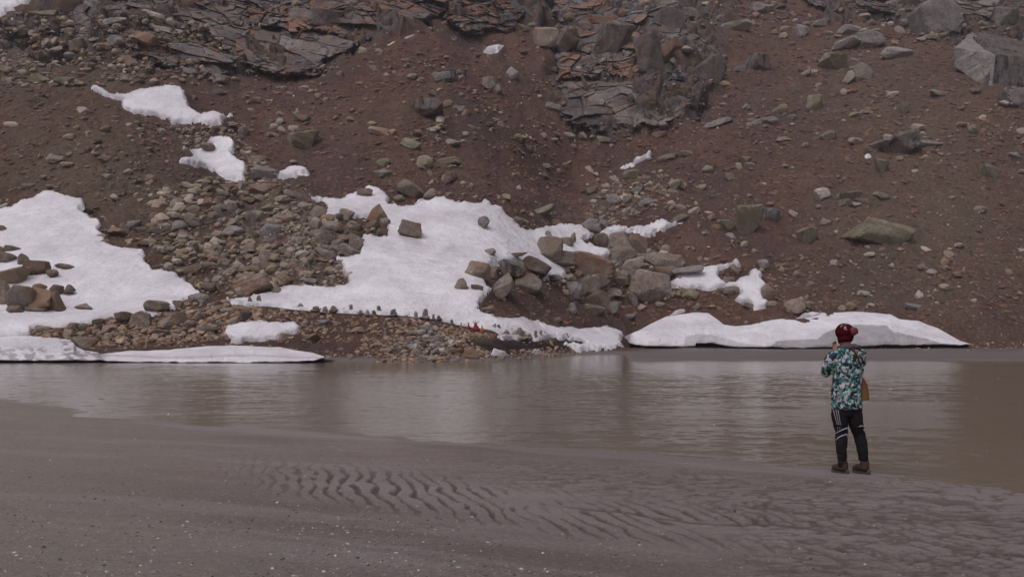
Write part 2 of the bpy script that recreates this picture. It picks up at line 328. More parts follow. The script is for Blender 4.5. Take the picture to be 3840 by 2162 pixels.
PR = [(-760, [(45,-2.5),(52.9,-.15),(54,.2),(58,.8),(62,1.9),(66,3.2),(70,4.8)] + up_l),
      (0, [(45,-2.5),(52.9,-.15),(54,.2),(58,.8),(62,1.75),(66,2.9),(70,4.4)] + up_l),
      (350, [(45,-2.5),(53.2,-.15),(54.5,.2),(57,.7),(60,1.5),(64,2.9),(66,2.8),(70,4.2)] + up_l),
      (700, [(45,-2.5),(53.4,-.15),(54.8,.2),(57,.7),(59,1.4),(61.5,2.6),(65,4.0),(67,3.8),(71,4.6),(76,6.9),(83,10.2),(97,17.0),(112,26),(128,37),(146,50),(158,60),(180,82),(220,118),(262,150)]),
      (1000, cen(3.75)), (1120, cen(3.45)), (1300, cen(3.2)), (1500, cen(3.05)), (1600, cen(2.9)), (1720, cen(2.35)), (1850, cen(2.0)),
      (2030, [(45,-1.8),(66,-.25),(69,.08),(71,.4),(72.3,1.35),(74,1.5),(76,1.35),(78,1.25),(80,1.6),(86,3.2),(96,6.6),(104,9.8),(112,13.6),(120,18),(128,22.6),(138,29),(150,37),(162,46),(175,56),(190,68),(206,82),(262,128)]),
      (2160, [(45,-1.5),(70,-.35),(77,.02),(80,.3),(81.3,1.0),(84,1.15),(86,1.0),(92,2.4),(98,4.6),(104,7.0),(112,10.8),(120,15),(130,20.6),(140,26.6),(150,33),(162,42),(175,52),(190,64),(206,78),(262,124)]),
      (2260, [(45,-1.5),(60,-.8),(76,-.15),(79,.08),(86,.4),(90,1.2),(95,3.2),(104,6.6),(112,10.5),(120,14.6),(130,20.2),(140,26.2),(150,32.5),(162,41.5),(175,51.5),(190,63.5),(206,77),(262,123)]),
      (2380, RT), (4600, RT)]
prof = np.stack([np.interp(Ds, [k[0] for k in p], [k[1] for k in p]) for _, p in PR])
ax = np.array([a for a, _ in PR], float)
ci = np.clip(np.searchsorted(ax, pxs) - 1, 0, len(ax) - 2); ct = (pxs - ax[ci]) / (ax[ci + 1] - ax[ci])
MZ = (prof[ci] * (1 - ct)[:, None] + prof[ci + 1] * ct[:, None]).T        # NR x NC
for _ in range(5):
    MZ[1:-1] = (MZ[:-2] + 2 * MZ[1:-1] + MZ[2:]) / 4
DD = np.repeat(Ds[:, None], NC, 1); PX = np.repeat(pxs[None], NR, 0)
XX = (PX - CX) / F * DD
def toPY(z): return HY - (z - CAMZ) / DD * F
def blur_cols(A, n):
    k = np.exp(-np.linspace(-2.2, 2.2, 2 * n + 1) ** 2); k /= k.sum(); P_ = np.pad(A, ((0, 0), (n, n)), 'edge'); o = np.zeros_like(A)
    for i, w_ in enumerate(k): o += w_ * P_[:, i:i + A.shape[1]]
    return o
wup = sstep(72, 84, DD); wmid = sstep(62, 70, DD)
MZ = blur_cols(MZ, 8) * (1 - wup) + blur_cols(MZ, 75) * wup
PYm = toPY(MZ)
def gbump(x, y, sx, sy, ang, amp):
    a = R(ang); u = (PX - x) * math.cos(a) + (PYm - y) * math.sin(a); v = -(PX - x) * math.sin(a) + (PYm - y) * math.cos(a)
    return amp * np.exp(-(u / sx) ** 2 - (v / sy) ** 2)
for g in [(620,430,330,70,25,-2.2),(830,600,260,80,50,-2.0),(300,560,420,150,20,2.4),(1450,330,420,150,-5,4.0),(1450,600,350,120,10,1.5),
          (2230,560,300,110,-10,-4.0),(2450,200,260,220,-40,5.5),(1150,830,160,120,20,1.6),(2400,960,330,110,0,1.8),(3000,500,500,160,15,2.5),
          (3500,900,400,200,20,2.0),(1300,120,420,120,15,4.5),(500,120,420,110,20,4.0),(1780,120,140,140,60,-4.0),(3600,300,300,200,20,3.0),(1650,860,250,160,30,-1.2)]:
    MZ = MZ + gbump(*g) * sstep(72, 85, DD)
PYm = toPY(MZ)
ROCKZ = [[(-400,20),(250,10),(480,-60),(1000,-300),(1700,-300),(2800,-300),(2760,40),(2700,230),(2480,300),(2340,260),(2050,290),(2080,120),(1960,60),(1850,110),(1760,110),(1640,60),(1540,120),(1360,170),(1240,240),(1150,270),(1000,260),(860,290),(760,240),(560,260),(420,200),(200,230),(60,170),(-400,220)],
         [(2060,290),(2350,250),(2700,330),(2640,420),(2500,460),(2330,500),(2180,490),(2110,420)],
         [(3050,-300),(4400,-300),(4400,250),(3800,260),(3550,140),(3420,100),(3080,60)]]
ROCKZ[0] = [(x, y) for x, y in ROCKZ[0]]
rockm = np.zeros(PX.shape)
for p_ in ROCKZ: rockm = np.maximum(rockm, sstep(-30, 35, sdist(PX, PYm, p_) + 30 * fbm(XX * .12, DD * .12, 3, 5)))
snowm = np.zeros(PX.shape)
for k, (p_, th, lb) in SNOW.items():
    xs = [q[0] for q in p_]; ys = [q[1] for q in p_]
    m = (PX > min(xs) - 30) & (PX < max(xs) + 30) & (PYm > min(ys) - 30) & (PYm < max(ys) + 30)
    s_ = np.zeros(PX.shape); s_[m] = sstep(-22, 0, sdist(PX[m], PYm[m], p_)); snowm = np.maximum(snowm, s_)
hill = sstep(70, 80, DD) * (1 - sstep(0, 1, (1.0 - MZ)))
barm = sstep(.25, .9, MZ) * (1 - sstep(66, 72, DD)) * (1 - sstep(2250, 2330, PX))
mud = (1 - sstep(.15, .4, MZ)) * sstep(-2, -1, -np.abs(0 * MZ))
nf = (hill + barm * .35) * (1 - .93 * snowm)
Z = MZ.copy()
Z += nf * (1 - rockm * .5) * hill * (1.5 * np.abs(fbm(XX * .045 + DD * .012, DD * .016 + 3, 3, 14)) * -1.6 + .5 * fbm(XX * .22 + DD * .05, DD * .05, 3, 15))
Z += nf * (1 - rockm * .6) * (1.0 * fbm(XX * .11, DD * .11, 3, 1) + .55 * fbm(XX * .35, DD * .35, 3, 2) + .42 * fbm(XX * 1.1, DD * 1.1, 4, 3, .65) * (1 + rockm))
Z += (1 - nf) * (1 - snowm) * .03 * fbm(XX * .15, DD * .4, 4, 9) * sstep(-.3, .1, MZ)
dip = XX * .35 + DD * .1
h1, e1 = blocks(XX * .13 + .05 * DD, DD * .10 - XX * .06, 21, .9)
h2, e2 = blocks(XX * .32 + .1 * DD, DD * .27 - XX * .12, 31, .9)
h3, e3 = blocks(XX * .75, DD * .7 - XX * .3, 41, .9)
rk_ = rockm * hill * (1 - snowm)
disp = rk_ * (3.4 * h1 + 1.5 * h2 + .55 * h3 - 1.0 * (1 - sstep(0, .12, e1)) - .5 * (1 - sstep(0, .12, e2)) + .12 * fbm(XX * 2.2, DD * 2.2, 3, 8))
HX = XX.copy(); HY_ = DD - disp * .62; HZ = Z + disp * .78
# eroded edge along the mud bar
PYf = HY - (HZ - CAMZ) / np.maximum(HY_, 1) * F
def hit(px, py, macro=False, dmin=0):
    px = np.atleast_1d(np.asarray(px, float)); py = np.atleast_1d(np.asarray(py, float))
    A = PYm if macro else PYf
    cf = np.clip((px - pxs[0]) / (pxs[1] - pxs[0]), 0, NC - 1.001); c0 = cf.astype(int); fr = cf - c0
    Y0 = DD if macro else HY_; Dres = []
    for c in (c0, c0 + 1):
        out = np.empty(len(px))
        for q in range(0, len(px), 20000):
            cc = c[q:q + 20000]; pq = py[q:q + 20000]
            sub = A[:, cc] <= pq[None]; sub[:max(3, int(np.searchsorted(Ds, dmin)))] = False
            r = np.clip(np.argmax(sub, 0), 1, NR - 1)
            a0 = A[r - 1, cc]; a1 = A[r, cc]; t = np.clip((a0 - pq) / np.where(np.abs(a0 - a1) < 1e-6, 1, a0 - a1), 0, 1)
            out[q:q + 20000] = Y0[r - 1, cc] * (1 - t) + Y0[r, cc] * t
        Dres.append(out)
    D = np.where(np.abs(Dres[0] - Dres[1]) > 1.5, np.minimum(*Dres), Dres[0] * (1 - fr) + Dres[1] * fr)
    return np.stack([(px - CX) / F * D, D, CAMZ + (HY - py) / F * D], -1)
olive = np.clip(gbump(300, 640, 420, 200, 15, .9) + gbump(200, 150, 400, 200, 10, .8) + gbump(3500, 850, 480, 380, 20, .75) + gbump(3300, 300, 500, 250, 10, .35) + gbump(1350, 420, 250, 100, 0, .25), 0, 1)
gravel = np.clip(gbump(1080, 960, 230, 170, 20, .8) + gbump(1100, 850, 130, 170, 60, .9) + gbump(2200, 760, 160, 60, -30, .5) + barm * .55 * fbm(XX * .4, DD * .6, 3, 77) + gbump(750, 520, 200, 60, 35, .8), 0, 1)
turf = sstep(.25, .45, MZ) * (1 - sstep(1.0, 1.3, MZ)) * sstep(1700, 1800, PX) * (1 - sstep(2230, 2290, PX)) * (DD < 90)
me = np_mesh('hillside', np.stack([HX, HY_, HZ], -1), grid_faces(NR, NC), True,
             {'rock': rk_.ravel(), 'mud': (mud * (DD < 99.5)).ravel(), 'olive': olive.ravel(), 'gravel': gravel.ravel(), 'turf': turf.ravel()})
tag(link('hillside', me, M_HILL), kind='structure')

# ------------------------------------------------------------------ sand bank
SW = [(-900,1440),(0,1497),(300,1538),(700,1597),(1050,1616),(1300,1630),(1500,1641),(1800,1658),(2050,1684),(2440,1706),(2750,1738),(3100,1768),(3300,1800),(3560,1838),(3840,1872),(4800,1960)]
nc, nr = 980, 820
sx = np.linspace(-900, 4800, nc); sD = 3.0 * (34 / 3.0) ** np.linspace(0, 1, nr)
SD = np.repeat(sD[:, None], nc, 1); SP = np.repeat(sx[None], nr, 0); SX = (SP - CX) / F * SD
Dw = 1.6 * F / (np.interp(sx, [a for a, _ in SW], [c_ for _, c_ in SW]) - HY)
s_ = Dw[None] - SD
sz = np.where(s_ > 0, .10 * (1 - np.exp(-s_ * .13)), .03 * s_)
along = SX + .35 * SD
sz = sz + .010 * fbm(SX * .16 + 3, SD * .55 + SX * .12, 4, 50) * sstep(-3, .5, s_)
wx = SX + .25 * fbm(SX * .8, SD * .8, 3, 61); wy = SD + .35 * fbm(SX * .6 + 9, SD * .6, 3, 62)
spy = HY - (sz - CAMZ) / SD * F
line = np.interp(sx, [-900, 900, 1500, 2100, 2700, 3300, 3840, 4800], [1640, 1770, 1840, 1915, 1960, 2020, 2090, 2220])[None]
band = np.exp(-((spy - line) / (70 + .03 * np.maximum(SP - 1200, 0))) ** 2) * sstep(700, 1500, SP)
def ridge(x, y, o, sd): return 1 - np.abs(fbm(x, y, o, sd)) * 2.2
off = spy - line
r1 = ridge(wx * 8.5 + wy * 3.0, wy * 3.6 - wx * .9, 2, 63)
qx = SX + .12 * fbm(SX * 2.0, SD * 1.4, 3, 161); qy = SD + .30 * fbm(SX * .9, SD * .8, 3, 162)
sb = np.sin(2 * math.pi * 6.3 * (qx + .26 * qy)) + .35 * fbm(SX * 9, SD * 5, 3, 163)
ripple = np.minimum(band * 1.7, 1) * sstep(.15, .75, sb + .5 * (r1 - .5)) * sstep(-.45, -.05, fbm(SX * 1.6, SD * 1.5, 3, 64)) * (1 - .25 * sstep(2500, 3300, SP))
ripple *= sstep(0, 1, 1.25 - np.abs(off - 5) / 110)
edge = band * sstep(.35, 1.0, 1 - np.abs(off - 16 * fbm(SX * 1.3, SD * 1.3, 3, 71) + 8) / 13) * sstep(-.15, .25, fbm(SX * .6, SD * .7, 2, 72)) * sstep(1900, 2300, SP)
r2 = ridge(wx * 4.2 + wy * 1.2, wy * 7.5 - wx * 1.6, 3, 66)
zone2 = np.clip(np.exp(-((off + 130) / 75) ** 2) * sstep(1300, 2300, SP) + sstep(2400, 3100, SP) * sstep(1765, 1840, spy), 0, 1)
streaks = sstep(.35, .95, r2) * zone2
brown = sstep(-.1, .45, fbm(SX * .35 + SD * .2, SD * 1.1 + SX * .4, 4, 67)) * np.exp(-((off - 45) / 110) ** 2)
bands = sstep(.0, .5, fbm(off * .012 + SX * .06, SX * .10 + 4, 4, 69)) * .35
grain = sstep(.0, .5, fbm(SX * 3 + SD, SD * 6 - SX * 2, 4, 73)) * .3
lines = sstep(.05, .3, fbm(off * .022 + fbm(SX * .3, SD * .3, 2, 78), SX * .12 + SD * .3, 3, 74)) * .45 * (1 - zone2)
wet = np.clip(np.maximum.reduce([ripple, edge, streaks * .85, brown * .42 * (1 - band * .7), bands * (1 - band), lines * (1 - band)]) + grain * zone2 * .6, 0, 1)
silt = np.clip(band * .75 * (1 - ripple) + sstep(.15, .45, fbm(SX * .3, SD * 1.1 + SX * .3, 3, 68)) * .5 + sstep(-.1, .2, .6 - s_) * .7, 0, 1) * (1 - wet)
sz = sz - .022 * ripple - .012 * edge - .012 * streaks - .05 * np.exp(-((SP - 480 - (spy - 1555) * 6) / 230) ** 2 - ((spy - 1556) / 9) ** 2) + .004 * fbm(SX * 2.2, SD * 3.5, 3, 70) * sstep(0, .5, s_)
me = np_mesh('sand_bank', np.stack([SX, SD, sz], -1), grid_faces(nr, nc), True, {'wet': wet.ravel(), 'silt': silt.ravel(), 'warm': (.75 * (1 - sstep(100, 1500, SP + 250 * fbm(SX * .2, SD * .5, 3, 76)))).ravel()})
tag(link('sand_bank', me, M_SAND), kind='structure')
def sand_z(X, D):
    px = X / D * F + CX
    c = np.clip(np.round((px - sx[0]) / (sx[1] - sx[0])).astype(int), 0, nc - 1)
    r = np.clip(np.round(np.log(D / 3.0) / math.log(34 / 3.0) * (nr - 1)).astype(int), 0, nr - 1)
    return sz[r, c]
# ground sheet far below and behind everything, so nothing floats over a void
me = np_mesh('ground', [(-600, -200, -3), (600, -200, -3), (600, 600, -3), (-600, 600, -3)], [[0, 1, 2, 3]])
tag(link('ground', me, M_SAND), kind='structure')
# river
wcx = np.linspace(-700, 4540, 1150); wD = 7.5 * (103 / 7.5) ** np.linspace(0, 1, 1500)
WD = np.repeat(wD[:, None], len(wcx), 1); WX = (np.repeat(wcx[None], len(wD), 0) - CX) / F * WD
gust = .35 + 1.0 * sstep(-.3, .4, fbm(WX * .05, WD * .09, 3, 150))
wz = .016 * fbm(WX * .35 + WD * .08, WD * .5, 3, 151) + gust * (.011 * fbm(WX * 1.3, WD * 2.0 + WX * .3, 3, 152) * (1 - .3 * sstep(50, 90, WD)) + .0045 * fbm(WX * 4.2, WD * 5.5 - WX, 2, 153) * (1 - sstep(25, 60, WD)))
me = np_mesh('river', np.stack([WX, WD, wz - .008], -1), grid_faces(len(wD), len(wcx)), True)
tag(link('river', me, M_WATER), kind='structure')
# near bank behind the camera
me = np_mesh('near_bank', [(-60, -60, .095), (60, -60, .095), (60, 3.05, .088), (-60, 3.05, .088)], [[0, 1, 2, 3]])
tag(link('near_bank', me, M_SAND), kind='structure')

# ------------------------------------------------------------------ snow patches
def snow_patch(key, poly_, th, label):
    p = np.array(poly_); x0, y0 = p.min(0) - 10; x1, y1 = p.max(0) + 10
    size = max(x1 - x0, y1 - y0); st = 1.6 if size < 130 else 2.4 if size < 500 else 3.4
    gx = np.arange(x0, x1, st); gy = np.arange(y0, y1, st)
    GX, GY = np.meshgrid(gx, gy)
    H = hit(GX.ravel(), GY.ravel(), True, 0 if key not in ('fan', 'left') else np.interp(p[:, 0].mean(), [200, 1500], [60, 66.8])).reshape(*GX.shape, 3)
    if key == 'fan': Hb = hit(GX.ravel(), GY.ravel(), True, 88).reshape(*GX.shape, 3); H = np.where((GX > 1990)[..., None] & (H[..., 1:2] < 84), Hb if False else H, H)
    if size > 130:
        Dm = H[..., 1].copy()
        for _ in range(6): Dm[1:-1, 1:-1] = (Dm[1:-1, 1:-1] * 2 + Dm[:-2, 1:-1] + Dm[2:, 1:-1] + 1.5 * Dm[1:-1, :-2] + 1.5 * Dm[1:-1, 2:]) / 7
        H = np.stack([(GX - CX) / F * Dm, Dm, CAMZ + (HY - GY) / F * Dm], -1)
    wob = 11 * fbm(GX * .035, GY * .06, 5, len(key) % 7 + 80) if size > 130 else 2 * fbm(GX * .08, GY * .12, 3, 81)
    if key == 'right2': wob = wob * .3
    if key in ('fan', 'right1'): wob = wob + 6 * fbm(GX * .055, GY * .11, 4, 90)
    s = sdist(GX, GY, p) + wob
    w = 40 if size > 400 else 16 if size > 130 else 5
    up = th * (1 - np.exp(-np.clip(s, 0, None) / w)) * .2 + .16 * np.clip(s, -5, 6) * (H[..., 1] / 100) * .4
    up = up + .16 * th * fbm(H[..., 0] * .10, H[..., 1] * .13, 4, 85) * sstep(0, 50, s) + .10 * fbm(H[..., 0] * .7, H[..., 1] * .8, 4, 86) * sstep(0, 12, s)
    V = H.copy(); V[..., 2] += up * .8; V[..., 1] -= up * .35
    dirt = np.zeros(GX.shape)
    if key == 'fan': dirt = .55 * sstep(.15, .5, fbm(H[..., 0] * .22, H[..., 1] * .2, 4, 87)) * np.exp(-((GX - 1600) / 160) ** 2 - ((GY - 960) / 90) ** 2)
    dirt = np.maximum(dirt, np.clip(.75 * (1 - sstep(0, 16, s)) * sstep(-.5, .3, fbm(GX * .03, GY * .05, 3, 99)), 0, 1))
    me = np_mesh('snow_patch', V, grid_faces(*GX.shape, mask=(s > -4)), True, {'dirt': dirt.ravel()}, compact=True)
    tag(link('snow_patch', me, M_SNOW), label, 'snow patch')
def snow_strip(key, top, bot, Db, label, back=3.5, dirtfn=None):
    x0, x1 = top[0][0], top[-1][0]; gx = np.arange(x0, x1 + 1, 2.5); nt_ = 46
    yt = np.interp(gx, [q[0] for q in top], [q[1] for q in top]) + 2.5 * fbm(gx * .02, gx * 0, 4, 91)
    yb = np.interp(gx, [q[0] for q in bot], [q[1] for q in bot]) - (4.5 if key == 'r' else 0) + 3.5 * fbm(gx * .035, gx * 0, 5, 92)
    T = np.linspace(0, 1, nt_)[:, None]
    GY = yb + (yt - yb) * T; GX = np.repeat(gx[None], nt_, 0)
    Htop = hit(gx, yt, True)[:, 1]
    Db_ = np.minimum(Db(gx) if callable(Db) else Db, Htop - .3)
    D = Db_ + (Htop - Db_) * (T ** 1.7) + .5 * fbm(GX * .012, GY * .03, 3, 93) * np.sin(math.pi * T) * (Htop - Db_).clip(0, 3) / 3
    V = np.stack([(GX - CX) / F * D, D, CAMZ + (HY - GY) / F * D], -1)
    under = V[0].copy(); lip = V[0].copy(); lip[:, 1] += .25; lip[:, 2] -= .05; under[:, 1] += back; under[:, 2] += .05
    topb = V[-1].copy(); topb[:, 1] += 1.0; topb[:, 2] -= .35
    V = np.concatenate([under[None], lip[None], V, topb[None]], 0)
    dirt = np.zeros(V.shape[:2])
    if dirtfn is not None: dirt[2:-1] = dirtfn(GX, GY, T)
    dirt[:2] = 1
    me = np_mesh('snow_bank', V, grid_faces(*V.shape[:2]), True, {'dirt': dirt.ravel()})
    tag(link('snow_bank', me, M_SNOW), label, 'snow bank')
for k, (p_, th, lb) in SNOW.items(): snow_patch(k, p_, th, lb)
ICE = _l(8, [(580,1300),(640,1245),(760,1230),(960,1225),(1020,1180),(1120,1140),(1180,1115),(1320,1112),(1500,1118),(1560,1170),(1700,1195),(1860,1235),(2000,1280),(2000,1310)])
ICE2 = _l(8, [(-80,1300),(-60,1200),(30,1185),(150,1190),(300,1235),(430,1262),(540,1275),(560,1310)])
snow_strip('r', TOP12, BOT12, 97.0, 'long humped snowbank along the far shore with a grey ice face', 4, lambda x, y, t: np.maximum(sstep(-4, 3, sdist(x, y, ICE) + 3 * fbm(x * .03, y * .05, 3, 95)) * .85, sstep(-4, 3, sdist(x, y, ICE2)) * .5))
snow_strip('l', TOP6, BOT6, 52.6, 'low snow shelf at the left edge of the far waterline', 2.5, lambda x, y, t: np.maximum(.7 * sstep(0, .3, fbm(x * .03, y * .06, 4, 96)) * sstep(20, 50, y - 1265), .9 * sstep(205, 250, x + 14 * fbm(x * .05, y * .1, 3, 97)) * sstep(-.25, .15, fbm(x * .05, y * .14, 3, 98))))
snow_strip('m', TOP7, BOT7, 52.8, 'long flat snow tongue tapering along the far waterline', 2.5, lambda x, y, t: .45 * np.exp(-((y - 1336 - 4 * np.sin(x * .012)) / 4) ** 2) + .35 * (1 - sstep(380, 420, x)))

# ------------------------------------------------------------------ rocks
def ico(sub):
    import bmesh
    bm = bmesh.new(); bmesh.ops.create_icosphere(bm, subdivisions=sub, radius=1)
    v = np.array([x.co[:] for x in bm.verts]); f = np.array([[q.index for q in fc.verts] for fc in bm.faces]); bm.free()
    return v, f
ICO = {k: ico(k) for k in (1, 2, 3, 4)}
def rock_verts(seed, sub, kind='b', kk=None):
    r = np.random.default_rng(seed); d, f = ICO[sub]
    n = {'b': 7, 'r': 22, 's': 7, 'p': 8, 'v': 8}.get(kind, 8)
    N = r.normal(size=(n, 3)); N /= np.linalg.norm(N, axis=1)[:, None]
    if kind != 'r':
        ax3 = np.concatenate([np.eye(3), -np.eye(3)]) + r.normal(size=(6, 3)) * .22; ax3 /= np.linalg.norm(ax3, axis=1)[:, None]
        N = np.concatenate([N, ax3])
    off = r.uniform(.66, 1.0, len(N)) if kind != 'r' else r.uniform(.82, 1.0, len(N))
    dot = d @ N.T; rr = np.where(dot > .05, off / np.maximum(dot, .05), 9)
    k = kk or (38. if kind != 'r' else 14.)
    rad = -np.log(np.exp(-k * np.minimum(rr, 3)).sum(1)) / k
    v = d * rad[:, None]
    v = v * (1 + .075 * fbm(v[:, 0] * 2.2 + seed + v[:, 2], v[:, 1] * 2.2 + v[:, 2] * 1.9, 4, seed % 50, .6)[:, None])
    lo, hi = v.min(0), v.max(0); v = (v - (lo + hi) / 2) / (hi - lo)
    t = v[:, 2] + .5
    if kind == 'p': v[:, 0] *= 1 - .68 * t; v[:, 1] *= 1 - .6 * t
    if kind == 'q': v[:, 0] *= 1 - .38 * t; v[:, 1] *= 1 - .3 * t
    if kind == 'v': v[:, 0] *= .35 + .65 * t; v[:, 1] *= .5 + .5 * t
    if kind == 's': v[:, 2] += .12 * v[:, 0]
    return v, f
def rot_y(v, a):
    c, s = math.cos(a), math.sin(a); return np.stack([v[:, 0] * c + v[:, 2] * s, v[:, 1], -v[:, 0] * s + v[:, 2] * c], 1)
def rot_z(v, a):
    c, s = math.cos(a), math.sin(a); return np.stack([v[:, 0] * c - v[:, 1] * s, v[:, 0] * s + v[:, 1] * c, v[:, 2]], 1)

SNOWP = [np.array(p_) for k, (p_, _, _) in SNOW.items()]
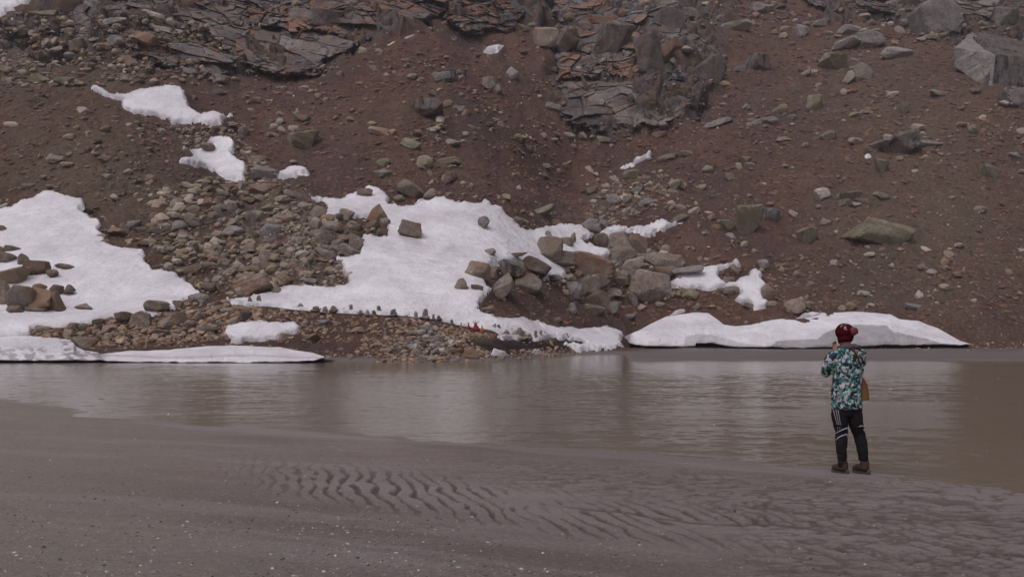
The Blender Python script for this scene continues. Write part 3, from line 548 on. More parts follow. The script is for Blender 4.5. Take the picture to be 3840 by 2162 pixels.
# (zoom tile, centre x, centre y, width, height, shape, colour, tilt)
RK = [
# central boulder pile
(7,735,515,200,140,'b','t',4),(7,840,595,215,110,'b','t',10),(7,625,660,200,120,'s','n',38),(7,415,672,290,120,'s','d',16),(7,190,692,205,128,'b','t',8),
(7,60,800,135,92,'p','t',0),(7,370,835,240,130,'s','t',-32),(7,585,790,210,140,'r','t',10),(7,1065,690,335,200,'b','o',14),(7,1265,650,95,140,'b','g',8),
(7,1375,668,175,115,'b','t',-12),(7,1285,565,240,100,'b','n',-6),(7,1265,475,195,140,'b','t',-18),(7,1410,500,165,150,'b','n',6),(7,1610,620,340,110,'s','t',4),
(7,1610,730,180,140,'v','n',14),(7,1530,838,310,225,'b','t',12),(7,1400,905,100,135,'v','g',-8),(7,1040,845,190,180,'b','t',-10),(7,1110,930,205,150,'r','o',6),
(7,1228,985,92,90,'b','g',0),(7,1090,995,150,70,'b','n',12),(7,915,838,135,110,'b','g',8),(7,925,978,85,65,'p','g',0),(7,1225,860,145,55,'s','t',6),
(7,1820,690,225,48,'s','g',-8),(7,1150,460,125,100,'b','n',0),(7,930,440,75,85,'p','t',16),(7,885,468,85,60,'b','n',0),(7,735,410,82,48,'p','g',0),
(7,285,545,85,50,'r','g',4),(7,195,465,50,42,'b','g',0),(7,100,480,58,35,'b','g',20),(7,340,440,56,30,'r','g',0),(7,232,315,95,85,'b','g',-30),
(7,1075,345,140,95,'b','g',8),(7,1175,335,90,80,'b','g',0),(7,1060,275,75,75,'b','o',0),(7,1110,237,95,38,'s','g',6),(7,1165,205,75,35,'s','t',0),
(7,1245,135,105,85,'b','g',14),(7,1355,145,75,60,'b','g',0),(7,1310,185,85,40,'s','g',0),(7,1500,160,125,52,'s','g',-8),(7,1430,78,95,62,'b','g',0),
(7,1000,70,55,50,'b','g',0),(7,1070,72,92,55,'b','l',-12),(7,1845,877,120,66,'r','l',0),(7,1740,865,62,50,'b','t',0),(7,2010,962,60,40,'b','g',0),
(7,815,1080,75,52,'r','n',0),(7,1365,1052,92,44,'b','g',0),(7,790,747,110,42,'r','d',0),(7,845,720,52,36,'r','n',0),(7,260,1000,105,48,'s','t',-6),
(7,1750,422,60,38,'b','g',0),(7,1820,508,50,44,'p','w',14),(7,790,318,88,56,'b','n',0),(7,1755,287,160,60,'s','l',-10),(7,1722,35,105,85,'v','l',0),
(7,300,720,70,70,'b','t',0),(7,1130,610,75,50,'b','t',0),(7,1190,640,70,60,'b','n',0),(7,1350,615,80,50,'b','t',0),(7,1290,770,130,70,'b','n',0),(7,1350,745,60,40,'b','t',0),
(7,1110,770,75,55,'b','g',0),(7,490,570,170,42,'b','n',0),(7,905,765,90,40,'b','t',0),(7,690,230,210,60,'s','l',-24),(7,560,303,70,30,'s','g',0),(7,1010,800,75,40,'s','t',-20),
(7,1060,610,120,40,'s','t',12),(7,1640,540,110,40,'s','l',0),(7,1520,520,40,80,'b','n',-10),(7,1960,600,80,40,'r','t',0),(7,1580,275,90,20,'s','g',0),(7,1435,272,60,24,'s','g',0),
(7,1400,1098,90,24,'s','g',0),(7,1710,970,50,40,'r','l',0),(7,1830,950,40,26,'r','t',0),(7,630,1025,30,20,'r','g',0),(7,500,1030,45,26,'r','l',0),(7,750,830,55,26,'s','l',0),
(7,150,1345,0,0,'b','t',0),
# rubble left of the fan
(6,190,68,235,115,'b','o',8),(6,420,105,145,58,'b','t',6),(6,605,240,135,88,'b','t',-14),(6,590,328,85,80,'b','t',35),(6,355,290,135,60,'b','t',0),
(6,240,390,165,112,'b','g',4),(6,120,275,120,85,'b','t',-8),(6,715,352,165,88,'r','t',0),(6,825,270,140,100,'v','t',18),(6,1065,238,170,118,'p','o',0),
(6,650,435,150,95,'b','t',30),(6,750,490,85,72,'r','t',0),(6,890,475,150,110,'b','t',22),(6,845,545,155,90,'s','t',32),(6,670,565,180,62,'s','t',24),
(6,1335,372,175,115,'b','n',6),(6,1240,455,82,42,'r','t',0),(6,1125,320,80,68,'b','t',0),(6,1540,216,78,34,'r','t',0),(6,1455,214,52,25,'r','n',0),
(6,1340,70,225,125,'b','n',18),(6,1480,100,105,76,'r','t',-14),(6,1235,130,92,52,'r','t',0),(6,970,85,115,52,'s','t',0),(6,190,575,135,105,'p','o',0),
(6,110,818,255,150,'s','o',-26),(6,525,775,120,55,'s','g',14),(6,60,525,112,40,'s','t',0),(6,560,1213,150,75,'r','n',0),(6,278,1168,62,50,'b','g',0),
(6,345,1205,66,58,'b','t',0),(6,915,1155,104,50,'b','t',0),(6,640,1096,105,38,'s','g',0),(6,1530,1245,95,85,'r','n',-20),(6,1380,1322,88,66,'r','t',14),
(6,1220,1312,90,50,'b','t',0),(6,1460,1380,160,50,'r','t',0),(6,1820,1345,150,66,'b','t',10),(6,860,1355,70,40,'r','n',0),(6,1120,1385,70,36,'r','t',0),
(6,880,410,140,60,'b','n',0),(6,1030,345,110,80,'b','n',0),(6,1095,400,80,70,'b','n',0),(6,600,600,40,30,'s','t',0),(6,770,700,70,40,'b','g',0),(6,1900,170,50,0,'b','g',0),
(6,500,640,60,40,'b','t',0),(6,640,825,60,36,'b','n',0),(6,300,95,70,50,'b','g',0),(6,20,60,75,90,'b','g',0),(6,1715,210,40,28,'r','n',0),(6,1480,725,50,30,'b','n',0),
(6,1785,800,60,60,'b','n',-20),(6,1840,825,90,50,'b','n',10),(6,1690,685,22,14,'r','g',0),(6,1510,350,30,18,'r','g',0),(6,1450,360,50,14,'s','g',0),
# stone bar, front stones
(6,505,1080,60,60,'b','t',0),(6,430,1010,50,40,'b','t',0),(6,560,1040,110,30,'s','l',0),(6,1340,1060,60,40,'b','t',0),(6,1260,1060,50,36,'b','t',0),
(6,780,1290,60,40,'r','n',0),(6,1150,1310,80,50,'r','t',0),(6,1030,1400,60,36,'r','n',0),(6,1690,1230,60,60,'b','t',20),(6,1600,1380,70,40,'r','t',0),(6,1700,1370,70,40,'r','t',10),(6,1280,1380,60,36,'r','g',0),(6,980,1330,50,30,'r','n',0),
(6,1130,1175,50,90,'p','t',0),(6,1040,1220,90,24,'s','t',0),(6,1470,1310,44,60,'p','t',0),(6,1940,1000,80,50,'r','t',-8),
# left snowfield rocks
(5,60,722,270,120,'b','t',0),(5,180,602,95,75,'b','n',0),(5,285,662,185,95,'b','n',8),(5,410,706,96,50,'r','n',0),(5,60,592,120,70,'b','t',0),
(5,-5,365,90,45,'r','t',0),(5,378,421,66,32,'r','n',0),(5,350,511,52,38,'b','g',0),(5,365,567,50,28,'b','n',0),(5,455,580,66,24,'r','n',0),
(5,490,654,135,34,'s','n',14),(5,807,637,112,28,'r','n',0),(5,100,522,110,46,'b','n',0),(5,-5,545,95,80,'b','n',0),(5,0,265,110,20,'s','n',0),(5,610,722,40,10,'r','g',0),
(5,10,850,120,170,'b','t',0),(5,170,905,250,180,'b','t',10),(5,320,915,225,150,'b','o',12),(5,435,925,150,150,'p','n',0),(5,305,820,100,50,'r','o',0),
(5,430,830,115,52,'b','n',0),(5,540,832,110,58,'p','n',0),(5,648,968,185,44,'p','t',0),(5,1210,962,175,72,'b','t',6),(5,280,988,150,40,'b','t',0),(5,120,990,110,50,'b','n',0),
(5,1545,912,165,85,'r','g',0),(5,1475,932,125,54,'r','n',0),(5,1380,955,80,60,'b','n',0),(5,205,452,22,14,'r','g',0),(5,275,400,20,8,'r','g',0),
# rubble right of the left snowfield
(5,920,397,130,72,'b','o',8),(5,975,362,85,52,'b','g',12),(5,1045,330,95,50,'b','g',0),(5,1395,347,122,82,'r','g',8),(5,1515,322,120,78,'b','t',0),
(5,1815,388,160,84,'r','g',0),(5,1825,318,95,58,'b','g',0),(5,680,220,82,54,'r','n',0),(5,702,265,62,30,'b','n',0),(5,1230,325,105,34,'s','o',0),
(5,1910,520,145,46,'s','t',0),(5,1620,828,120,82,'b','t',0),(5,1730,788,74,42,'r','t',0),(5,1790,715,110,50,'b','n',-35),(5,1740,625,90,60,'b','t',0),
(5,1800,205,90,80,'b','t',0),(5,1740,40,150,40,'s','o',8),(5,1900,45,80,80,'b','g',0),(5,1730,90,110,44,'s','t',24),(5,1120,485,110,50,'r','n',0),(5,1650,530,110,34,'s','t',-8),
(5,1420,700,110,50,'b','t',0),(5,1640,660,120,70,'b','n',0),(5,1090,370,110,40,'b','n',0),(5,1950,880,0,0,'b','n',0),(5,1200,650,60,44,'b','t',0),
# stone bar left
(5,955,1047,112,66,'b','n',0),(5,1105,1078,215,130,'b','n',6),(5,1330,1088,215,105,'b','n',-16),(5,670,1128,95,52,'b','n',0),(5,565,1128,115,60,'b','n',0),
(5,1550,1042,85,60,'r','n',0),(5,1780,1000,115,44,'r','g',0),(5,1820,1088,82,60,'b','t',0),(5,1900,1060,120,70,'s','n',-50),(5,1250,1175,140,48,'b','n',0),
(5,655,1252,215,90,'b','n',14),(5,945,1198,105,48,'b','t',0),(5,1070,1230,92,48,'r','o',0),(5,345,1142,125,48,'b','t',0),(5,860,1080,100,56,'b','n',0),
(5,1600,1152,165,58,'r','n',0),(5,1470,1105,100,50,'r','t',0),(5,1700,1075,60,40,'r','t',0),(5,850,1140,90,50,'b','t',0),(5,740,1160,80,46,'b','n',0),(5,310,1185,120,26,'b','n',0),
(5,1400,1165,90,44,'b','t',0),(5,1240,1020,90,40,'r','g',0),(5,1180,1130,70,40,'r','t',0),(5,460,1160,90,50,'b','n',0),(5,770,1085,90,44,'b','n',0),(5,1500,985,90,34,'r','g',0),
(5,1640,1010,70,44,'r','n',0),(5,560,1185,80,40,'r','t',0),(5,120,1180,60,20,'b','n',0),
# right slope
(8,420,318,240,270,'v','l',6),(8,595,258,135,110,'b','d',12),(8,880,428,190,130,'v','l',0),(8,1430,405,480,170,'s','l',15),(8,1000,108,108,105,'b','w',-12),
(8,965,190,62,36,'b','l',0),(8,1195,120,190,66,'s','l',-6),(8,1180,165,110,50,'b','l',0),(8,1250,185,92,50,'b','g',0),(8,1455,120,125,60,'s','l',42),(8,1155,773,46,50,'p','w',180),
(8,1750,882,84,74,'p','w',0),(8,1720,972,145,46,'s','g',6),(8,790,970,165,110,'b','o',-18),(8,580,868,98,118,'r','t',0),(8,620,955,92,48,'r','t',0),
(8,285,842,190,64,'r','t',10),(8,325,690,64,92,'b','n',0),(8,270,770,132,58,'b','t',-10),(8,420,970,84,48,'b','t',14),(8,905,935,84,44,'b','g',0),
(8,1810,672,64,34,'r','w',8),(8,540,640,84,80,'b','g',-30),(8,1522,255,62,48,'b','g',0),(8,445,105,64,38,'b','g',0),(8,250,345,120,100,'b','l',0),
(8,1640,440,110,90,'b','n',0),(8,1455,1262,74,30,'b','n',0),(8,1752,765,56,36,'r','g',0),(8,415,1090,66,36,'b','g',0),(8,1960,660,50,30,'r','g',0),(8,760,590,50,40,'b','t',0),(8,340,470,70,20,'s','g',12),
(8,1130,580,66,36,'b','t',0),(8,140,115,130,30,'s','g',0),(8,20,165,50,30,'b','g',0),(8,1700,122,66,30,'r','g',0),(8,1670,152,60,24,'r','g',0),(8,2010,120,100,34,'s','l',0),(8,1360,285,70,34,'b','g',0),(8,145,960,66,44,'b','t',0),
(8,640,810,70,18,'s','t',24),(8,640,900,60,36,'b','l',0),(8,60,595,80,26,'b','t',0),
(4,1370,120,320,255,'b','g',6),(4,1100,40,260,72,'b','g',-4),(4,1370,290,170,50,'b','l',0),(4,590,495,285,140,'v','l',6),(4,815,565,130,150,'r','t',0),
(4,715,605,130,100,'b','l',0),(4,680,340,250,95,'s','g',-14),(4,865,315,185,135,'b','g',0),(4,1090,412,262,86,'r','g',0),(4,440,800,122,105,'b','l',0),
(4,1140,850,92,100,'v','l',0),(4,1045,1110,430,180,'s','d',6),(4,765,1097,98,62,'r','t',0),(4,970,1295,120,110,'v','l',0),(4,1680,1012,96,66,'r','l',16),
(4,1785,1335,150,96,'b','l',20),(4,1400,732,155,52,'s','l',16),(4,855,872,95,40,'s','l',20),(4,555,1060,120,84,'b','n',20),(4,205,1082,120,38,'s','t',0),
(4,50,932,135,26,'s','t',-12),(4,1990,1210,92,56,'r','g',30),(4,2000,770,220,150,'b','g',0),(4,170,860,112,46,'b','l',0),(4,1330,1112,185,36,'s','g',4),
(4,345,250,90,110,'b','g',0),(4,630,1370,56,34,'r','g',0),(4,500,180,150,60,'b','g',0),(4,720,240,180,70,'b','g',0),(4,1150,180,90,60,'b','g',0),(4,1490,1065,66,20,'s','g',0),(4,1290,830,60,20,'r','g',0),(4,40,712,50,26,'r','g',0),
(4,1715,1165,60,36,'b','d',0),(4,1930,130,200,130,'b','d',0),(4,1790,30,200,80,'b','g',0),(4,1440,40,220,70,'b','g',0),(4,40,1420,50,30,'r','g',0),(4,60,70,120,60,'b','g',0),
# crag foot and upper middle slope
(3,1960,490,190,120,'b','d',8),(3,1440,112,195,90,'b','g',0),(3,1960,62,135,74,'b','g',0),(3,1770,212,240,66,'s','w',-8),(3,1630,962,225,60,'s','g',-18),
(3,1975,940,250,34,'s','g',-12),(3,1700,742,74,50,'r','w',0),(3,300,300,190,150,'b','t',-10),(3,100,1078,115,56,'r','l',0),(3,480,1262,84,26,'s','l',0),
(3,68,1350,66,56,'b','l',0),(3,970,1352,125,66,'b','l',-8),(3,1240,1222,165,48,'s','l',-10),(3,1320,1430,115,84,'b','l',0),(3,1835,1252,115,66,'v','l',0),
(3,1555,1312,92,56,'r','l',0),(3,1725,1372,84,56,'b','l',0),(3,1400,1192,92,46,'b','l',0),(3,40,572,92,92,'r','g',-40),(3,760,1085,120,56,'b','l',8),(3,580,1050,80,50,'b','t',0),
(3,660,1050,56,40,'b','t',0),(3,1330,890,66,50,'b','g',0),(3,130,220,100,60,'b','l',0),(3,1780,675,56,36,'b','l',0),(3,2000,1420,50,30,'r','l',0),(3,1595,1105,60,26,'s','l',0),(3,1810,540,90,50,'b','g',0),(3,360,830,120,60,'b','l',10),(3,1180,1050,110,50,'b','n',0),
(2,375,1100,285,150,'v','l',-10),(2,1225,1120,150,84,'b','l',0),(2,1330,1258,122,100,'r','l',0),(2,1012,1266,116,62,'r','l',0),(2,1002,1342,135,58,'b','g',6),
(2,1520,1252,165,52,'s','l',-10),(2,1515,1385,140,80,'s','t',-28),(2,980,1022,172,78,'b','t',6),(2,1340,855,290,130,'b','d',-6),(2,1620,860,130,44,'s','g',22),
(2,1490,600,160,80,'b','d',0),(2,150,952,145,34,'s','t',-16),(2,380,922,125,54,'b','n',10),(2,645,910,92,38,'b','t',-10),(2,768,850,64,30,'r','w',0),
(2,915,481,74,28,'r','w',0),(2,960,405,74,38,'b','t',0),(2,1830,652,112,88,'b','t',0),(2,1900,702,82,80,'b','l',0),(2,1540,1112,140,64,'b','t',14),
(2,565,542,66,38,'b','l',0),(2,100,1345,215,110,'b','g',6),(2,555,1180,66,46,'b','t',0),(2,38,1242,95,64,'b','l',0),(2,1290,412,82,36,'s','l',0),(2,1200,495,76,44,'b','l',10),
(2,2050,1072,66,60,'b','l',0),(2,1730,1037,54,40,'r','g',0),(2,832,640,72,28,'s','t',6),(2,1470,492,80,20,'s','w',14),(2,1850,990,34,46,'b','w',0),(2,210,670,56,30,'r','t',0),(2,1590,560,110,44,'b','d',0),(2,1400,720,90,70,'p','n',20),
(2,560,770,66,40,'b','l',0),(2,1760,425,110,30,'s','l',0),(2,490,705,60,26,'s','g',0),(2,1180,1440,160,60,'b','t',10),(2,2040,1350,60,60,'b','l',0),(2,1010,575,0,0,'b','l',0),(2,1130,578,70,14,'s','l',0),(2,840,1310,60,26,'s','g',-10),
# upper left slabs
(1,840,182,275,52,'s','g',-10),(1,1290,228,270,50,'s','g',12),(1,590,355,180,88,'b','t',0),(1,1190,112,165,34,'s','w',18),(1,150,250,195,60,'s','t',0),
(1,550,432,92,58,'r','g',0),(1,415,420,84,58,'b','t',0),(1,340,115,205,50,'s','t',0),(1,300,612,130,64,'b','l',0),(1,490,632,115,72,'b','l',14),
(1,45,542,105,46,'b','l',8),(1,1150,312,160,92,'b','o',12),(1,690,315,150,50,'s','g',16),(1,130,182,112,44,'s','t',10),(1,430,1240,135,70,'b','t',14),
(1,315,1202,62,50,'b','t',0),(1,815,1240,96,58,'b','l',0),(1,1890,1020,82,76,'r','t',0),(1,1610,1142,104,58,'r','t',0),(1,1780,966,180,30,'s','t',-4),(1,700,50,190,70,'b','g',0),
(1,1020,490,110,60,'s','t',50),(1,980,610,110,56,'b','t',0),(1,900,330,130,70,'b','g',-20),(1,650,915,70,34,'b','t',0),(1,915,1230,50,40,'b','l',0),(1,1180,190,90,34,'s','g',14),(1,1330,390,140,40,'s','g',-6),(1,420,150,180,40,'s','t',4),
(1,1040,130,110,40,'s','o',16),(1,350,350,90,50,'b','t',10),(1,560,260,110,60,'b','t',0),(1,1480,560,110,50,'b','g',0),(1,1690,620,130,60,'b','t',0),(1,1700,720,110,40,'b','g',0),(1,720,1180,50,26,'b','t',0),
(1,1660,1020,90,56,'b','n',0),(1,1540,1080,80,44,'b','n',0),(1,1440,1010,70,40,'b','n',0),(1,1980,1240,90,50,'b','t',0),(1,1950,850,50,36,'b','n',0),
]
AN = [(2420,1000,'in the central boulder pile'),(2280,1130,'on the brown slope below the boulder pile'),(2330,760,'in the stone trail above the boulder pile'),(1880,880,'on the upper right of the large snow fan'),
 (1640,800,'at the top edge of the large snow fan'),(1280,830,'between the two arms of the snow fan'),(1050,740,'at the foot of the left gully'),(960,860,'in the rubble left of the snow fan'),(1000,1040,'at the lower left edge of the snow fan'),
 (1220,940,'in the rubble touching the snow fan'),(60,1000,'in the upper rock cluster on the left snowfield'),(150,1130,'in the lower rock cluster on the left snowfield'),(200,900,'scattered on the left snowfield'),(320,980,'on the lower left snowfield'),
 (600,860,'in the rubble beside the left snowfield'),(760,1000,'in the stony wedge between the snowfields'),(520,1200,'on the left half of the stone bar'),(330,1290,'at the left shore'),(820,1160,'on the stone bar below the gully rubble'),(1150,1260,'on the middle of the stone bar'),
 (1560,1330,'at the foot of the offering mound'),(1750,1330,'at the waterline right of the mound'),(1000,1300,'by the flat snow on the stone bar'),(2800,1100,'around the branching snow patch'),(3000,1150,'just above the river snowbank'),
 (2850,840,'on the mid right slope'),(3150,750,'on the right slope above the big olive slab'),(3330,880,'by the big olive slab'),(3450,1130,'low on the right slope above the snowbank'),(3350,540,'around the dark flat boulder'),(3650,640,'on the far right slope'),
 (3500,130,'near the huge streaked block at top right'),(3200,230,'on the upper right slope'),(3050,420,'on the slope left of the dark flat boulder'),(2750,80,'right of the crag top'),(2700,450,'on the slope right of the crag'),(2300,530,'at the foot of the crag'),
 (2000,280,'left of the crag'),(2560,640,'on the brown slope by the snow sliver'),(1950,620,'in the hollow below the crag'),(1600,410,'beside the dark streaked boulder on the debris cone'),(1430,220,'high on the debris cone'),(1550,590,'in the middle of the debris cone'),
 (1130,530,'on the left flank of the debris cone'),(1000,650,'by the lower gully snow'),(420,100,'among the top left slabs'),(150,280,'on the upper left slope'),(200,600,'on the left brown slope'),(850,500,'between the gully snow patches'),(800,330,'under the left crag')]
def ordn(k): return ['', 'first', 'second', 'third', 'fourth', 'fifth', 'sixth', 'seventh', 'eighth', 'ninth', 'tenth'][k] if k <= 10 else str(k) + 'th'
COLW = {'g': 'grey', 't': 'tan', 'o': 'rust stained', 'l': 'olive tinged', 'd': 'dark streaked', 'w': 'pale', 'n': 'brown'}
SHW = {'b': 'angular', 'r': 'rounded', 's': 'slab', 'p': 'pointed', 'v': 'downward tapering'}
RK = [r for r in RK if r[3] > 0 and r[4] > 0]
print('rocks listed', len(RK))
RK.sort(key=lambda r: -r[3] * r[4])
RKI, RKS = RK[:296], RK[296:]
items = []
for i, (z, x, y, w, h, sh, co, tl) in enumerate(RKI):
    px, py = zp(z, x, y); w_, h_ = w / ZS, h / ZS
    a = min(AN, key=lambda q: (q[0] - px) ** 2 + (1.6 * (q[1] - py)) ** 2)[2]
    size = 'huge' if w_ * h_ > 16000 else 'large' if w_ * h_ > 5000 else 'middling' if w_ * h_ > 1800 else 'small'
    items.append([px, py, w_, h_, sh, co, tl, f'{size} {COLW[co]} {SHW[sh]} boulder {a}' if size != 'small' else f'small {COLW[co]} {SHW[sh]} stone {a}'])
from collections import defaultdict
byl = defaultdict(list)
for it in items:
    wds = it[7].split()
    if len(wds) > 13: it[7] = it[7].replace(SHW[it[4]] + ' ', '')
    byl[it[7]].append(it)
for l, g in byl.items():
    if len(g) > 1:
        g.sort(key=lambda q: q[0])
        for k, it in enumerate(g):
            it[7] = l + ', ' + ('leftmost' if k == 0 else 'rightmost' if k == len(g) - 1 else ordn(k + 1) + ' from left')
def place_rock(px, py, w, h, sh, tl, seed, sub, emb=.12):
    """vertices of a rock of w x h photograph pixels whose middle shows at px, py, and its anchor on the ground"""
    base = hit([px], [py + h * .40])[0]; D = base[1]; e_ = 1.2 if (2000 < px < 2620 and 900 < py < 1190) else 1.10; w *= e_; h *= e_
    if any(inpoly(np.array([px]), np.array([py + h * .3]), q_)[0] for q_ in SNOWP): D -= 1.2 + .42 * h * D / F
    s = D / F; W = w * s; H = h * s; dep = max(min(W, H * 1.6), H * .7) * (.9 if sh != 's' else 1.1)
    v, f = rock_verts(seed, sub, sh)
    v = v * np.array([W, dep, H * (1 + emb)])
    v = rot_y(v, R(tl)); v = rot_z(v, (seed % 11 - 5) * .03)
    c = np.array([(px - CX) * s, D + dep * .22, CAMZ + (HY - (py + h * emb * .4)) * s])
    c[0] = (px - CX) / F * c[1]; c[2] = CAMZ + (HY - (py + h * emb * .4)) / F * c[1]
    return v, f, c
for i, (px, py, w, h, sh, co, tl, lab) in enumerate(items):
    v, f, c = place_rock(px, py, w, h, sh, tl, 100 + i, 4 if w > 80 else 3)
    me = np_mesh('boulder', v, f, False)
    o = link('boulder' if w * h > 1800 else 'stone', me, M[co], loc=tuple(c)); tag(o, lab, 'boulder' if w * h > 1800 else 'stone', 'boulders and stones scattered over the slope')
# the huge block at the top right: pale top slab, grey front, black streaked side
blk = zp(4, 1800, 470)
def prism_rock(name, pts_front, D, depth, mat, mat2, label, top_shift):
    pass
def box_rock(corners, subdiv, noise, mat, mats=None):
    """corners: 8 world points (front 4 clockwise from bottom left, back 4); dense displaced faces"""
    C = [np.array(c) for c in corners]; V = []; Fc = []; nb = 0
    for q in ((0, 1, 2, 3), (1, 5, 6, 2), (5, 4, 7, 6), (4, 0, 3, 7), (3, 2, 6, 7), (4, 5, 1, 0)):
        u, w = np.meshgrid(np.linspace(0, 1, subdiv), np.linspace(0, 1, subdiv)); u = u[..., None]; w = w[..., None]
        P_ = C[q[0]] * (1 - u) * (1 - w) + C[q[1]] * u * (1 - w) + C[q[2]] * u * w + C[q[3]] * (1 - u) * w
        V.append(P_.reshape(-1, 3)); Fc.append(grid_faces(subdiv, subdiv) + nb); nb += subdiv * subdiv
    V = np.concatenate(V); cc = V.mean(0); d = V - cc; L = np.linalg.norm(d, axis=1)[:, None]
    n1 = fbm(V[:, 0] * .5 + V[:, 1] * .3, V[:, 2] * .5 + V[:, 1] * .2, 4, 12); h_, e_ = blocks(V[:, 0] * .35, V[:, 2] * .35 + V[:, 1] * .3, 13, .6)
    V = V + d / L * (n1 * noise + (h_ * noise * .8))[:, None]
    return V, np.concatenate(Fc)
D0 = 172.0
def W3(z, x, y, D): px, py = zp(z, x, y); return np.array([(px - CX) / F * D, D, CAMZ + (HY - py) / F * D])
cor = [W3(4, 1760, 700, D0), W3(4, 2220, 660, D0 + 1), W3(4, 2230, 450, D0 + 2), W3(4, 1850, 425, D0 + .5),
       W3(4, 1520, 600, D0 + 8), W3(4, 2220, 640, D0 + 14), W3(4, 2100, 330, D0 + 15), W3(4, 1700, 240, D0 + 10)]
cor2 = [W3(4, 1530, 520, D0 + 5), W3(4, 1815, 705, D0 - .3), W3(4, 1850, 430, D0 + .2), W3(4, 1530, 370, D0 + 4.5),
        W3(4, 1620, 560, D0 + 12), W3(4, 2000, 640, D0 + 12), W3(4, 1950, 350, D0 + 12), W3(4, 1660, 250, D0 + 12)]
e = tag(bpy.data.objects.new('huge_boulder', None), 'huge house sized block at the right edge with pale top and black streaked side', 'boulder', 'boulders and stones scattered over the slope')
col.objects.link(e); e.location = tuple(cor[0])
for k, (cr_, mt, nm) in enumerate(((cor, 'd', 'streaked_face'), (cor2, 'g', 'grey_face'))):
    V, Fc = box_rock(cr_, 60, .35, None); me = np_mesh(nm, V - cor[0], Fc, True); o = link(nm, me, M[mt], e)
    o['label'] = ('black streaked side of the block' if k == 0 else 'plain grey front of the block')

# ------------------------------------------------------------------ crags: clusters of angular blocks, one thing each

b = NB('fractured_bedrock'); P = b.n('ShaderNodeNewGeometry').outputs['Position']
c = rock_color(b, P, (.112, .102, .099), (.17, .155, .147), (.16, .11, .075), .35, 0)
c = b.mix(1.0, c, b.ramp(b.attr('tonev'), [(0, .62), (.5, 1.), (1, 1.45)]), 'MULTIPLY')
c = b.mix(b.math('MULTIPLY', b.attr('rust'), b.ramp(b.noise(P, .6, 5, .65), [(.35, .15), (.6, .9)])), c, (.24, .115, .06))
st = b.ramp(b.noise(b.mapping(P, (1.5, 1.5, .12)), .8, 5, .6, .2), [(.46, 0.), (.56, 1.)])
c = b.mix(b.math('MULTIPLY', b.attr('soot'), st), c, (.016, .015, .017))
soil = b.ramp(b.noise(P, .28, 7, .72, .5), [(.50, 0.), (.60, .9)])
c = b.mix(soil, c, b.mix(b.noise(P, 2.5, 6, .8), (.07, .042, .035), (.135, .088, .066)))
M_CLIFF = b.done(c, .88, rock_bump(b, P, 1.2), .25)
